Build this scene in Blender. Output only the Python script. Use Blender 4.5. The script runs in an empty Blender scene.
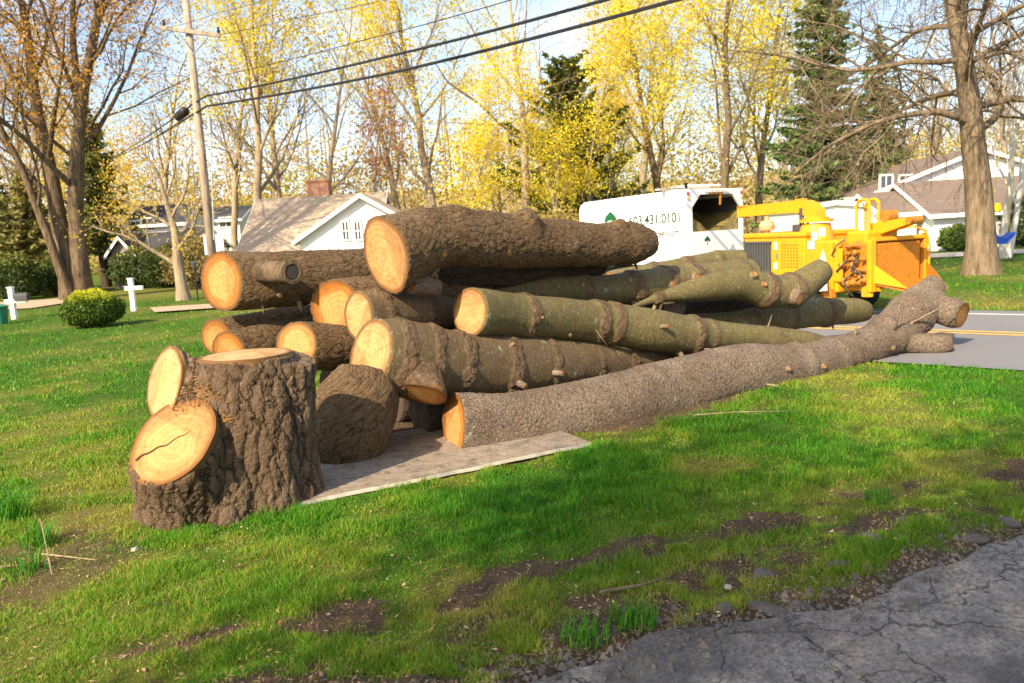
import bpy, bmesh, math, random
import numpy as np
from mathutils import Vector, Matrix

# ------------------------------------------------------------------ camera, world, sun, exposure
S = bpy.context.scene
COL = S.collection
FPX, CX, CY = 800.0, 512.0, 341.5
CAM_H, ROLL, HOR = 1.85, math.radians(3.3), 235.0
PITCH = math.atan((CY - HOR) * math.cos(ROLL) / FPX)
cF = np.array([0, math.cos(PITCH), -math.sin(PITCH)])
_R = np.array([1.0, 0, 0]); _U = np.array([0, math.sin(PITCH), math.cos(PITCH)])
cR = math.cos(ROLL) * _R - math.sin(ROLL) * _U
cU = math.cos(ROLL) * _U + math.sin(ROLL) * _R
CAM = np.array([0, 0, CAM_H])
cd = bpy.data.cameras.new('camera'); cam = bpy.data.objects.new('camera', cd); COL.objects.link(cam)
cam.matrix_world = Matrix(((cR[0], cU[0], -cF[0], CAM[0]), (cR[1], cU[1], -cF[1], CAM[1]), (cR[2], cU[2], -cF[2], CAM[2]), (0, 0, 0, 1)))
cd.sensor_width = 36.0; cd.lens = FPX / 1024 * 36.0; cd.clip_start = 0.05; cd.clip_end = 4000
cd.dof.use_dof = True; cd.dof.focus_distance = 6.2; cd.dof.aperture_fstop = 2.8
S.camera = cam

SUN_EL, SUN_AZ = math.radians(36), math.radians(216)      # azimuth clockwise from +Y
sun_dir = Vector((math.sin(SUN_AZ) * math.cos(SUN_EL), math.cos(SUN_AZ) * math.cos(SUN_EL), math.sin(SUN_EL)))
W = bpy.data.worlds.new('World'); S.world = W; W.use_nodes = True
nt = W.node_tree; nt.nodes.clear()
wo = nt.nodes.new('ShaderNodeOutputWorld'); bg = nt.nodes.new('ShaderNodeBackground')
sky = nt.nodes.new('ShaderNodeTexSky'); sky.sky_type = 'NISHITA'; sky.sun_disc = False
sky.sun_elevation = SUN_EL; sky.sun_rotation = SUN_AZ; sky.air_density = 1.0; sky.dust_density = 2.0; sky.ozone_density = 1.0
tc = nt.nodes.new('ShaderNodeTexCoord'); mp = nt.nodes.new('ShaderNodeMapping'); mp.inputs['Scale'].default_value = (1.6, 1.6, 4.0)
cn = nt.nodes.new('ShaderNodeTexNoise'); cn.inputs['Scale'].default_value = 1.7; cn.inputs['Detail'].default_value = 6; cn.inputs['Roughness'].default_value = .55
cr = nt.nodes.new('ShaderNodeValToRGB'); cr.color_ramp.elements[0].position = .46; cr.color_ramp.elements[1].position = .78
cr.color_ramp.elements[0].color = (.05, .05, .05, 1)
mx = nt.nodes.new('ShaderNodeMixRGB'); mx.inputs['Color2'].default_value = (5.0, 5.4, 6.2, 1)
nt.links.new(tc.outputs['Generated'], mp.inputs['Vector']); nt.links.new(mp.outputs['Vector'], cn.inputs['Vector'])
nt.links.new(cn.outputs['Fac'], cr.inputs['Fac']); nt.links.new(cr.outputs['Color'], mx.inputs['Fac'])
nt.links.new(sky.outputs['Color'], mx.inputs['Color1']); nt.links.new(mx.outputs['Color'], bg.inputs['Color'])
bg.inputs['Strength'].default_value = 0.12
nt.links.new(bg.outputs['Background'], wo.inputs['Surface'])
sl = bpy.data.lights.new('sun', 'SUN'); sl.energy = 4.3; sl.angle = math.radians(.55); sl.color = (1.0, .84, .60)
so = bpy.data.objects.new('sun', sl); COL.objects.link(so); so.rotation_euler = sun_dir.to_track_quat('Z', 'Y').to_euler()
so.location = (-20, -20, 30)
S.view_settings.view_transform = 'Standard'; S.view_settings.look = 'None'
S.view_settings.exposure = 1.26; S.view_settings.gamma = 1.0; S.view_settings.use_curve_mapping = False
S.cycles.use_denoising = True
S.cycles.max_bounces = 6; S.cycles.transparent_max_bounces = 6
S.cycles.sample_clamp_indirect = 6.0

# ------------------------------------------------------------------ picture <-> place
def ray(x, y):
    d = cF + (x - CX) / FPX * cR - (y - CY) / FPX * cU
    return d
def at(x, y, Y):                       # the point at distance Y in front of the photographer
    d = ray(x, y); return CAM + d * (Y / d[1])
def gp(x, y, z=0.0):                   # where a line of sight meets the ground
    d = ray(x, y); return CAM + d * ((z - CAM_H) / d[2])
def horizon(x): return HOR - math.tan(ROLL) * (x - CX)
def proj(P):
    P = np.asarray(P, float) - CAM
    w = P @ cF
    return np.stack([CX + FPX * (P @ cR) / w, CY - FPX * (P @ cU) / w], -1), w
def upright(x, Y, z): # point at height z, distance Y, in column x measured at the horizon
    d = ray(x, horizon(x)); p = CAM + d * (Y / d[1]); p[2] = z; return p

# ------------------------------------------------------------------ noise
def _h(ix, iy, iz, s):
    n = (ix * 374761393 + iy * 668265263 + iz * 1274126177 + s * 974634777) & 0xffffffff
    n = ((n ^ (n >> 13)) * 1274126177) & 0xffffffff
    return ((n ^ (n >> 16)) & 0xffff) / 65535.0
def vnoise(p, seed=0):
    p = np.asarray(p, float)
    if p.shape[-1] == 2: p = np.concatenate([p, np.zeros(p.shape[:-1] + (1,))], -1)
    i = np.floor(p).astype(np.int64); f = p - i; f = f * f * (3 - 2 * f)
    r = 0
    for dx in (0, 1):
        for dy in (0, 1):
            for dz in (0, 1):
                w = (f[..., 0] if dx else 1 - f[..., 0]) * (f[..., 1] if dy else 1 - f[..., 1]) * (f[..., 2] if dz else 1 - f[..., 2])
                r = r + w * _h(i[..., 0] + dx, i[..., 1] + dy, i[..., 2] + dz, seed)
    return r
def fbm(p, oct=4, seed=0):
    p = np.asarray(p, float); a, t, r = 1.0, 0.0, 0
    for k in range(oct):
        r = r + a * vnoise(p * (2 ** k), seed + k * 17); t += a; a *= .5
    return r / t
def sstep(a, b, x):
    t = np.clip((x - a) / (b - a), 0, 1); return t * t * (3 - 2 * t)

# ------------------------------------------------------------------ mesh helpers
def mesh_np(name, V, quads=None, tris=None, smooth=False, mi=None):
    me = bpy.data.meshes.new(name)
    V = np.asarray(V, np.float32).reshape(-1, 3)
    quads = np.zeros((0, 4), np.int32) if quads is None else np.asarray(quads, np.int32).reshape(-1, 4)
    tris = np.zeros((0, 3), np.int32) if tris is None else np.asarray(tris, np.int32).reshape(-1, 3)
    me.vertices.add(len(V)); me.vertices.foreach_set('co', V.ravel())
    nl = quads.size + tris.size; npoly = len(quads) + len(tris)
    me.loops.add(nl); me.loops.foreach_set('vertex_index', np.concatenate([quads.ravel(), tris.ravel()]).astype(np.int32))
    me.polygons.add(npoly)
    st = np.concatenate([np.arange(len(quads)) * 4, len(quads) * 4 + np.arange(len(tris)) * 3]).astype(np.int32)
    me.polygons.foreach_set('loop_start', st)
    if mi is not None: me.polygons.foreach_set('material_index', np.asarray(mi, np.int32))
    me.polygons.foreach_set('use_smooth', np.full(npoly, smooth, dtype=bool))
    me.update(calc_edges=True); me.validate(clean_customdata=False)
    return me
def attr(me, name, data, typ='FLOAT'):
    a = me.attributes.new(name, typ, 'POINT')
    d = np.asarray(data, np.float32)
    a.data.foreach_set('vector' if typ == 'FLOAT_VECTOR' else 'value', d.ravel())

class MB:
    """collects shapes for one mesh object"""
    def __init__(s): s.v = []; s.f = []; s.m = []
    def add(s, vs, fs, m=0):
        o = len(s.v); s.v += [tuple(map(float, v)) for v in vs]; s.f += [tuple(i + o for i in f) for f in fs]; s.m += [m] * len(fs); return s
    def box(s, c, d, m=0, rz=0, ry=0, rx=0):
        x, y, z = d[0] / 2, d[1] / 2, d[2] / 2
        M = Matrix.Rotation(rz, 3, 'Z') @ Matrix.Rotation(ry, 3, 'Y') @ Matrix.Rotation(rx, 3, 'X')
        vs = [Vector(c) + M @ Vector((a * x, b * y, e * z)) for a in (-1, 1) for b in (-1, 1) for e in (-1, 1)]
        return s.add(vs, [(0, 1, 3, 2), (4, 6, 7, 5), (0, 4, 5, 1), (2, 3, 7, 6), (0, 2, 6, 4), (1, 5, 7, 3)], m)
    def bbox(s, c, d, b=.02, m=0, rz=0):            # box with chamfered edges
        x, y, z = [k / 2 for k in d]; b = min(b, x * .9, y * .9, z * .9)
        M = Matrix.Rotation(rz, 3, 'Z'); bm = bmesh.new()
        bmesh.ops.create_cube(bm, size=1); bmesh.ops.scale(bm, vec=d, verts=bm.verts)
        bmesh.ops.bevel(bm, geom=bm.edges[:], offset=b, segments=2, profile=.5, affect='EDGES')
        bm.verts.index_update()
        s.add([Vector(c) + M @ v.co for v in bm.verts], [[v.index for v in f.verts] for f in bm.faces], m); bm.free(); return s
    def tube(s, pts, r, n=8, m=0, cap=True):
        pts = [Vector(p) for p in pts]; rs = r if hasattr(r, '__len__') else [r] * len(pts)
        ref = None; vs = []
        for i, p in enumerate(pts):
            t = (pts[min(i + 1, len(pts) - 1)] - pts[max(i - 1, 0)]).normalized()
            if ref is None: ref = t.orthogonal().normalized()
            ref = (ref - t * ref.dot(t)).normalized(); b = t.cross(ref)
            vs += [p + (ref * math.cos(2 * math.pi * k / n) + b * math.sin(2 * math.pi * k / n)) * rs[i] for k in range(n)]
        fs = [(i * n + k, i * n + (k + 1) % n, (i + 1) * n + (k + 1) % n, (i + 1) * n + k) for i in range(len(pts) - 1) for k in range(n)]
        if cap: fs += [tuple(range(n))[::-1], tuple((len(pts) - 1) * n + k for k in range(n))]
        return s.add(vs, fs, m)
    def prism(s, poly, off, m=0):                   # polygon (3-D points) pushed along off
        a = [Vector(p) for p in poly]; o = Vector(off); n = len(a)
        vs = a + [p + o for p in a]
        fs = [tuple(range(n))[::-1], tuple(range(n, 2 * n))] + [(i, (i + 1) % n, n + (i + 1) % n, n + i) for i in range(n)]
        return s.add(vs, fs, m)
    def lathe(s, c, axis, prof, n=24, m=0):         # prof: (distance along axis, radius)
        ax = Vector(axis).normalized(); u = ax.orthogonal().normalized(); w = ax.cross(u); vs = []
        for h, r in prof: vs += [Vector(c) + ax * h + (u * math.cos(2 * math.pi * k / n) + w * math.sin(2 * math.pi * k / n)) * r for k in range(n)]
        L = len(prof); fs = [(i * n + k, i * n + (k + 1) % n, (i + 1) * n + (k + 1) % n, (i + 1) * n + k) for i in range(L - 1) for k in range(n)]
        fs += [tuple(range(n))[::-1], tuple((L - 1) * n + k for k in range(n))]
        return s.add(vs, fs, m)
    def build(s, name, mats, parent=None, world=True, smooth=False):
        me = bpy.data.meshes.new(name); me.from_pydata(s.v, [], s.f)
        me.polygons.foreach_set('material_index', s.m)
        bm = bmesh.new(); bm.from_mesh(me); bmesh.ops.recalc_face_normals(bm, faces=bm.faces); bm.to_mesh(me); bm.free()
        if smooth: me.shade_smooth(); 
        me.update()
        return link(name, me, mats, parent, world)
def link(name, me, mats, parent=None, world=True):
    for m in (mats if isinstance(mats, (list, tuple)) else [mats]): me.materials.append(m)
    o = bpy.data.objects.new(name, me); COL.objects.link(o)
    if parent is not None:
        o.parent = parent
        if world:
            root = parent
            off = Vector((0, 0, 0))
            while root is not None: off += Vector(root.location); root = root.parent
            me.transform(Matrix.Translation(-off))
    return o
def tag(o, label=None, cat=None, group=None, kind=None):
    if label: o['label'] = label
    if cat: o['category'] = cat
    if group: o['group'] = group
    if kind: o['kind'] = kind
    return o
def thing(name, label, cat, loc=(0, 0, 0), group=None, rz=0.0):
    o = bpy.data.objects.new(name, None); COL.objects.link(o); o.location = tuple(map(float, loc)); o.rotation_euler = (0, 0, rz); o.empty_display_size = .3
    return tag(o, label, cat, group)
def copy_thing(root, label, loc, rz=0, sc=1.0):
    r = root.copy(); COL.objects.link(r); r.location = loc; r.rotation_euler = (0, 0, rz); r.scale = (sc, sc, sc); r['label'] = label
    for ch in root.children:
        c = ch.copy(); COL.objects.link(c); c.parent = r
    return r

# ------------------------------------------------------------------ materials
def new_mat(name):
    m = bpy.data.materials.new(name); m.use_nodes = True; t = m.node_tree; t.nodes.clear()
    o = t.nodes.new('ShaderNodeOutputMaterial'); b = t.nodes.new('ShaderNodeBsdfPrincipled'); t.links.new(b.outputs['BSDF'], o.inputs['Surface'])
    return m, t, b, o
def N(t, typ, **kw):
    n = t.nodes.new(typ)
    for k, v in kw.items():
        if k in n.inputs: n.inputs[k].default_value = v
        else: setattr(n, k, v)
    return n
def ramp(t, stops, src=None, interp='LINEAR'):
    r = t.nodes.new('ShaderNodeValToRGB'); e = r.color_ramp.elements; r.color_ramp.interpolation = interp
    while len(e) > 1: e.remove(e[-1])
    for i, (p, c) in enumerate(stops):
        if i: e.new(p)
        e[i].position = p
    for i, (p, c) in enumerate(stops): e[i].color = (c, c, c, 1) if not hasattr(c, '__len__') else (*c, 1)
    if src is not None: t.links.new(src, r.inputs['Fac'])
    return r
def mathn(t, op, a, b=None, c=None, clamp=False):
    n = t.nodes.new('ShaderNodeMath'); n.operation = op; n.use_clamp = clamp
    for i, x in enumerate((a, b, c)):
        if x is None: continue
        if isinstance(x, (int, float)): n.inputs[i].default_value = x
        else: t.links.new(x, n.inputs[i])
    return n.outputs[0]
def mixc(t, fac, a, b, mode='MIX'):
    n = t.nodes.new('ShaderNodeMixRGB'); n.blend_type = mode
    for i, x in zip(('Fac', 'Color1', 'Color2'), (fac, a, b)):
        if isinstance(x, (int, float)): n.inputs[i].default_value = x
        elif isinstance(x, (tuple, list)): n.inputs[i].default_value = (*x[:3], 1)
        else: t.links.new(x, n.inputs[i])
    return n.outputs['Color']
def noise(t, vec, scale, detail=4, rough=.6, dist=0.0):
    n = N(t, 'ShaderNodeTexNoise', Scale=scale, Detail=detail, Roughness=rough, Distortion=dist)
    if vec is not None: t.links.new(vec, n.inputs['Vector'])
    return n.outputs['Fac']
def mapping(t, vec, scale=(1, 1, 1), loc=(0, 0, 0), rot=(0, 0, 0)):
    n = t.nodes.new('ShaderNodeMapping'); n.inputs['Scale'].default_value = scale; n.inputs['Location'].default_value = loc; n.inputs['Rotation'].default_value = rot
    t.links.new(vec, n.inputs['Vector']); return n.outputs['Vector']
def bump(t, b, h, strength=.4, dist=.02):
    n = N(t, 'ShaderNodeBump', Strength=strength, Distance=dist); t.links.new(h, n.inputs['Height']); t.links.new(n.outputs['Normal'], b.inputs['Normal'])
def attrib(t, name, out='Vector'):
    n = t.nodes.new('ShaderNodeAttribute'); n.attribute_name = name; return n.outputs[out]
def objco(t):
    return t.nodes.new('ShaderNodeTexCoord').outputs['Object']

def plain(name, col, rough=.6, metal=0, var=.12, scale=6.0, bmp=0.0, spec=.4, wear=None):
    m, t, b, o = new_mat(name); co = objco(t)
    n = noise(t, co, scale, 5, .6)
    c = mixc(t, n, tuple(k * (1 - var) for k in col), tuple(min(1, k * (1 + var)) for k in col))
    if wear:
        w = ramp(t, [(.55, 0.0), (.72, 1.0)], noise(t, co, scale * 1.7, 7, .7)); c = mixc(t, w.outputs['Color'], c, wear)
    t.links.new(c, b.inputs['Base Color']); b.inputs['Roughness'].default_value = rough; b.inputs['Metallic'].default_value = metal
    b.inputs['Specular IOR Level'].default_value = spec
    if bmp: bump(t, b, noise(t, co, scale * 5, 5, .65), bmp, .01)
    return m

def bark_mat(name, crack, plate, grey, disp=.03, sc=8.0, stretch=.33, rust=None, soft=.5, wp=1.5, lichen=.25):
    m, t, b, o = new_mat(name); bc = attrib(t, 'bc'); dm = attrib(t, 'dm', 'Fac')
    warp = N(t, 'ShaderNodeTexNoise', Scale=sc * .55, Detail=5.0, Roughness=.65); t.links.new(bc, warp.inputs['Vector'])
    add = t.nodes.new('ShaderNodeVectorMath'); add.operation = 'MULTIPLY_ADD'; add.inputs[1].default_value = (wp / sc,) * 3
    t.links.new(warp.outputs['Color'], add.inputs[0]); t.links.new(bc, add.inputs[2])
    v = mapping(t, add.outputs['Vector'], (1, 1, stretch))
    vo = N(t, 'ShaderNodeTexVoronoi', feature='DISTANCE_TO_EDGE', Scale=sc); t.links.new(v, vo.inputs['Vector'])
    e1 = ramp(t, [(0, 0.0), (.08, .45), (.34, 1.0)], vo.outputs['Distance']).outputs['Color']
    rg = N(t, 'ShaderNodeTexNoise', Scale=sc * 1.5, Detail=6.0, Roughness=.62); t.links.new(v, rg.inputs['Vector'])
    ridge = ramp(t, [(.30, 0.0), (.5, .6), (.68, 1.0)], rg.outputs['Fac']).outputs['Color']
    fine = noise(t, mapping(t, bc, (1, 1, .6)), sc * 5, 6, .75)
    big = noise(t, bc, 2.3, 4, .6)
    h = mathn(t, 'ADD', mathn(t, 'MULTIPLY', e1, 1 - soft), mathn(t, 'MULTIPLY', ridge, soft))
    h = mathn(t, 'ADD', mathn(t, 'MULTIPLY', h, .72), mathn(t, 'MULTIPLY', fine, .42))
    c1 = mixc(t, ramp(t, [(.35, 0.0), (.65, 1.0)], big).outputs['Color'], plate, grey)
    c1 = mixc(t, ramp(t, [(.3, 0.0), (.7, 1.0)], fine).outputs['Color'], tuple(k * .5 for k in plate), c1)
    fl = ramp(t, [(.58, 0.0), (.70, 1.0)], noise(t, bc, sc * 3.1, 4, .7)).outputs['Color']
    c1 = mixc(t, mathn(t, 'MULTIPLY', fl, .45), c1, tuple(k * 1.55 for k in grey))
    hh = ramp(t, [(.26, 0.0), (.42, .5), (.60, 1.0)], h).outputs['Color']
    col = mixc(t, hh, crack, c1)
    lc = ramp(t, [(.655, 0.0), (.70, 1.0)], noise(t, bc, 5.5, 5, .7)).outputs['Color']; col = mixc(t, mathn(t, 'MULTIPLY', mathn(t, 'MULTIPLY', lc, hh), lichen), col, (.36, .38, .30))
    if rust:
        rz = ramp(t, [(.66, 0.0), (.72, 1.0)], noise(t, bc, 4.5, 5, .7)).outputs['Color']; col = mixc(t, mathn(t, 'MULTIPLY', rz, .75), col, rust)
    t.links.new(col, b.inputs['Base Color']); b.inputs['Roughness'].default_value = .88; b.inputs['Specular IOR Level'].default_value = .2
    d = N(t, 'ShaderNodeDisplacement', Scale=disp, Midlevel=.25); t.links.new(mathn(t, 'MULTIPLY', mathn(t, 'SUBTRACT', h, .25), dm), d.inputs['Height']); d.inputs['Midlevel'].default_value = 0.0
    t.links.new(d.outputs['Displacement'], o.inputs['Displacement'])
    m.displacement_method = 'BOTH'
    return m
def green_bark_mat(name, green, green2, brown, disp=.014):
    m, t, b, o = new_mat(name); bc = attrib(t, 'bc'); wh = attrib(t, 'whorl', 'Fac'); dm = attrib(t, 'dm', 'Fac')
    big = noise(t, bc, 3.6, 5, .65); fine = noise(t, bc, 46, 6, .75); mid = noise(t, mapping(t, bc, (1, 1, 2.2)), 13, 5, .7)
    base = mixc(t, ramp(t, [(.35, 0.0), (.65, 1.0)], big).outputs['Color'], green, green2)
    base = mixc(t, ramp(t, [(.42, .85), (.60, 0.0)], mid).outputs['Color'], base, brown)
    sp = N(t, 'ShaderNodeTexVoronoi', Scale=24.0); t.links.new(mapping(t, bc, (1, 1, 1.6)), sp.inputs['Vector'])
    fl = ramp(t, [(.20, 1.0), (.34, 0.0)], sp.outputs['Distance']).outputs['Color']
    fl = mathn(t, 'MULTIPLY', fl, ramp(t, [(.45, 0.0), (.56, 1.0)], noise(t, bc, 6, 4, .7)).outputs['Color'])
    base = mixc(t, mathn(t, 'MULTIPLY', fl, .4), base, (.37, .36, .24))
    li = ramp(t, [(.64, 0.0), (.69, 1.0)], noise(t, bc, 8, 5, .65)).outputs['Color']
    base = mixc(t, mathn(t, 'MULTIPLY', li, .6), base, (.31, .36, .25))
    base = mixc(t, ramp(t, [(.28, .9), (.5, 0.0)], fine).outputs['Color'], base, tuple(k * .35 for k in green))
    vo = N(t, 'ShaderNodeTexNoise', Scale=22.0, Detail=6.0, Roughness=.7); t.links.new(bc, vo.inputs['Vector'])
    e1 = ramp(t, [(.3, 0.0), (.62, 1.0)], vo.outputs['Fac']).outputs['Color']
    br = mixc(t, mathn(t, 'ADD', mathn(t, 'MULTIPLY', e1, .75), mathn(t, 'MULTIPLY', fine, .25)), tuple(k * .18 for k in brown), tuple(k * 1.6 for k in brown))
    w2 = ramp(t, [(.47, 0.0), (.66, 1.0)], mathn(t, 'ADD', mathn(t, 'MULTIPLY', wh, .55), mathn(t, 'MULTIPLY', noise(t, bc, 7.5, 6, .75), .62))).outputs['Color']
    t.links.new(mixc(t, w2, base, br), b.inputs['Base Color']); b.inputs['Roughness'].default_value = .75; b.inputs['Specular IOR Level'].default_value = .3
    h = mathn(t, 'ADD', mathn(t, 'MULTIPLY', mathn(t, 'ADD', fine, mid), .35), mathn(t, 'MULTIPLY', mathn(t, 'MULTIPLY', e1, w2), 1.1))
    d = N(t, 'ShaderNodeDisplacement', Scale=disp, Midlevel=0.0); t.links.new(mathn(t, 'MULTIPLY', h, dm), d.inputs['Height']); t.links.new(d.outputs['Displacement'], o.inputs['Displacement'])
    m.displacement_method = 'BOTH'
    return m
def wood_mat():
    m, t, b, o = new_mat('cut_wood'); fc = attrib(t, 'fc')
    sep = t.nodes.new('ShaderNodeSeparateXYZ'); t.links.new(fc, sep.inputs[0])
    x, y, tone = sep.outputs; oi = t.nodes.new('ShaderNodeObjectInfo'); rnd = oi.outputs['Random']
    cmb = t.nodes.new('ShaderNodeCombineXYZ'); t.links.new(x, cmb.inputs[0]); t.links.new(y, cmb.inputs[1]); t.links.new(mathn(t, 'MULTIPLY', rnd, 40.0), cmb.inputs[2])
    p = cmb.outputs[0]
    warp = mathn(t, 'MULTIPLY', mathn(t, 'SUBTRACT', noise(t, p, 1.7, 4, .6), .5), .42)
    ox = mathn(t, 'SUBTRACT', x, mathn(t, 'MULTIPLY', mathn(t, 'SUBTRACT', rnd, .5), .45)); oy = mathn(t, 'ADD', y, .12)
    d = mathn(t, 'SQRT', mathn(t, 'ADD', mathn(t, 'MULTIPLY', ox, ox), mathn(t, 'MULTIPLY', oy, oy)))
    rr = mathn(t, 'SQRT', mathn(t, 'ADD', mathn(t, 'MULTIPLY', x, x), mathn(t, 'MULTIPLY', y, y)))
    dw = mathn(t, 'ADD', d, warp)
    ring = mathn(t, 'SINE', mathn(t, 'MULTIPLY', dw, 95.0)); ring2 = mathn(t, 'SINE', mathn(t, 'MULTIPLY', dw, 38.0))
    ringv = mathn(t, 'MULTIPLY', mathn(t, 'ADD', mathn(t, 'MULTIPLY', ring, .09), mathn(t, 'MULTIPLY', ring2, .12)), mathn(t, 'ADD', .25, noise(t, p, 3.0, 4, .7)))
    base = ramp(t, [(0, (.20, .080, .018)), (.12, (.33, .150, .036)), (.45, (.37, .172, .042)), (.72, (.34, .142, .028)), (.9, (.30, .112, .018)), (1.05, (.25, .088, .013))], mathn(t, 'ADD', dw, 0)).outputs['Color']
    pale = mixc(t, tone, base, (.50, .33, .165))
    patch = ramp(t, [(.42, 0.0), (.6, 1.0)], noise(t, p, 2.2, 4, .6)).outputs['Color']
    c = mixc(t, mathn(t, 'MULTIPLY', patch, .45), pale, (.25, .100, .022))
    heart = ramp(t, [(.60, 1.0), (.70, 0.0)], mathn(t, 'ADD', rr, mathn(t, 'MULTIPLY', warp, 1.1))).outputs['Color']
    c = mixc(t, mathn(t, 'MULTIPLY', heart, mathn(t, 'ADD', .15, mathn(t, 'MULTIPLY', rnd, .5))), c, (.48, .275, .10))
    line = mathn(t, 'ADD', mathn(t, 'MULTIPLY', x, mathn(t, 'SINE', mathn(t, 'MULTIPLY', rnd, 30.0))), mathn(t, 'MULTIPLY', y, mathn(t, 'COSINE', mathn(t, 'MULTIPLY', rnd, 30.0))))
    stp = ramp(t, [(.49, .80), (.515, 1.0)], mathn(t, 'ADD', .5, mathn(t, 'ADD', mathn(t, 'MULTIPLY', mathn(t, 'ADD', line, .25), .5), mathn(t, 'MULTIPLY', warp, .06)))).outputs['Color']
    c = mixc(t, 1.0, c, stp, 'MULTIPLY')
    saw = noise(t, mapping(t, p, (3, 55, 1), rot=(0, 0, .5)), 1.0, 3, .6)
    mul = mathn(t, 'ADD', mathn(t, 'ADD', .68, ringv), mathn(t, 'MULTIPLY', saw, .62))
    c = mixc(t, 1.0, c, mul, 'MULTIPLY')
    rim = ramp(t, [(.86, 0.0), (.955, 1.0)], mathn(t, 'ADD', rr, mathn(t, 'MULTIPLY', warp, .12))).outputs['Color']
    c = mixc(t, mathn(t, 'MULTIPLY', rim, .85), c, (.13, .055, .015))
    sp = ramp(t, [(.60, 0.0), (.70, 1.0)], noise(t, p, 5, 6, .75)).outputs['Color']
    c = mixc(t, mathn(t, 'MULTIPLY', sp, .55), c, (.15, .07, .025))
    # a drying check running out from the heart
    ang = mathn(t, 'ARCTAN2', oy, ox)
    da = mathn(t, 'ABSOLUTE', mathn(t, 'SUBTRACT', mathn(t, 'ADD', ang, mathn(t, 'MULTIPLY', warp, .7)), mathn(t, 'MULTIPLY', mathn(t, 'SUBTRACT', rnd, .5), 5.5)))
    ck = mathn(t, 'LESS_THAN', mathn(t, 'MULTIPLY', da, d), .010)
    an = t.nodes.new('ShaderNodeCombineXYZ'); t.links.new(mathn(t, 'MULTIPLY', ang, 2.6), an.inputs[0]); t.links.new(mathn(t, 'MULTIPLY', d, 1.1), an.inputs[1]); t.links.new(mathn(t, 'MULTIPLY', rnd, 70.0), an.inputs[2])
    rays = ramp(t, [(.60, 0.0), (.64, 1.0)], noise(t, mapping(t, an.outputs[0], (4.5, .7, 1)), 1.0, 3, .6)).outputs['Color']
    c = mixc(t, mathn(t, 'MULTIPLY', rays, .32), c, (.15, .062, .018))
    c = mixc(t, mathn(t, 'MULTIPLY', ck, .6), c, (.16, .07, .025))
    t.links.new(c, b.inputs['Base Color']); b.inputs['Roughness'].default_value = .8; b.inputs['Specular IOR Level'].default_value = .2
    bump(t, b, mathn(t, 'ADD', saw, ringv), .35, .006)
    return m
M = {}
M['bark'] = bark_mat('ridged_bark', (.018, .011, .006), (.145, .088, .044), (.215, .148, .082), .022, 19.0, .5, (.28, .11, .035), .45, 2.0)
M['bark_stump'] = bark_mat('stump_bark', (.016, .010, .006), (.155, .098, .057), (.24, .17, .11), .048, 12.0, .24, (.22, .105, .04), .40, 1.8)
M['bark_grey'] = bark_mat('scaly_grey_bark', (.030, .020, .014), (.20, .142, .098), (.34, .265, .20), .019, 23.0, 1.1, (.24, .13, .07), .45, 2.2, .8)
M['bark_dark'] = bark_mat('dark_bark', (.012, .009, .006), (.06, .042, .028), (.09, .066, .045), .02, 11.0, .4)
M['green'] = green_bark_mat('green_bark', (.094, .094, .025), (.165, .142, .048), (.115, .074, .040), .016)
M['mixed'] = green_bark_mat('brown_green_bark', (.105, .070, .030), (.15, .110, .048), (.115, .072, .040), .026)
M['wood'] = wood_mat()
def tree_bark(name, c1, c2):
    m, t, b, o = new_mat(name); co = objco(t)
    n = noise(t, mapping(t, co, (1, 1, .15)), 9, 6, .7); n2 = noise(t, co, 1.3, 4, .6)
    c = mixc(t, ramp(t, [(.35, 0.0), (.62, 1.0)], n).outputs['Color'], c1, mixc(t, n2, c2, tuple(k * .8 for k in c2)))
    t.links.new(c, b.inputs['Base Color']); b.inputs['Roughness'].default_value = .9; b.inputs['Specular IOR Level'].default_value = .1
    bump(t, b, n, .8, .05); return m
M['tb_brown'] = tree_bark('weathered_trunk_bark', (.085, .058, .036), (.26, .195, .125))
M['tb_maple'] = tree_bark('old_maple_bark', (.045, .030, .019), (.20, .145, .09))
M['tb_grey'] = tree_bark('grey_trunk_bark', (.09, .066, .042), (.27, .20, .13))
M['tb_tan'] = tree_bark('pale_tan_trunk_bark', (.20, .15, .095), (.42, .33, .22))
M['tb_dark'] = tree_bark('dark_trunk_bark', (.03, .022, .016), (.10, .075, .055))
M['tb_birch'] = tree_bark('white_birch_bark', (.55, .50, .43), (.78, .74, .68))
def leaf_mat(name, cols, trans=.45):
    m, t, b, o = new_mat(name); tn = attrib(t, 'tint', 'Fac')
    c = ramp(t, [(i / (len(cols) - 1), k) for i, k in enumerate(cols)], tn).outputs['Color']
    t.links.new(c, b.inputs['Base Color']); b.inputs['Roughness'].default_value = .6; b.inputs['Specular IOR Level'].default_value = .25
    if trans:
        tr = t.nodes.new('ShaderNodeBsdfTranslucent'); t.links.new(mixc(t, 1.0, c, (1.25, 1.2, .8), 'MULTIPLY'), tr.inputs['Color'])
        ms = t.nodes.new('ShaderNodeMixShader'); ms.inputs[0].default_value = trans
        t.links.new(b.outputs[0], ms.inputs[1]); t.links.new(tr.outputs[0], ms.inputs[2]); t.links.new(ms.outputs[0], o.inputs['Surface'])
    return m
M['lf_yellow'] = leaf_mat('yellow_spring_leaves', [(.55, .38, .025), (.74, .58, .04), (.70, .62, .06), (.46, .45, .05)])
M['lf_gold'] = leaf_mat('golden_spring_leaves', [(.46, .26, .03), (.66, .44, .05), (.70, .54, .07), (.50, .45, .06)])
M['lf_orange'] = leaf_mat('orange_buds', [(.30, .13, .03), (.50, .25, .05), (.52, .33, .07), (.36, .30, .06)])
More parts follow.
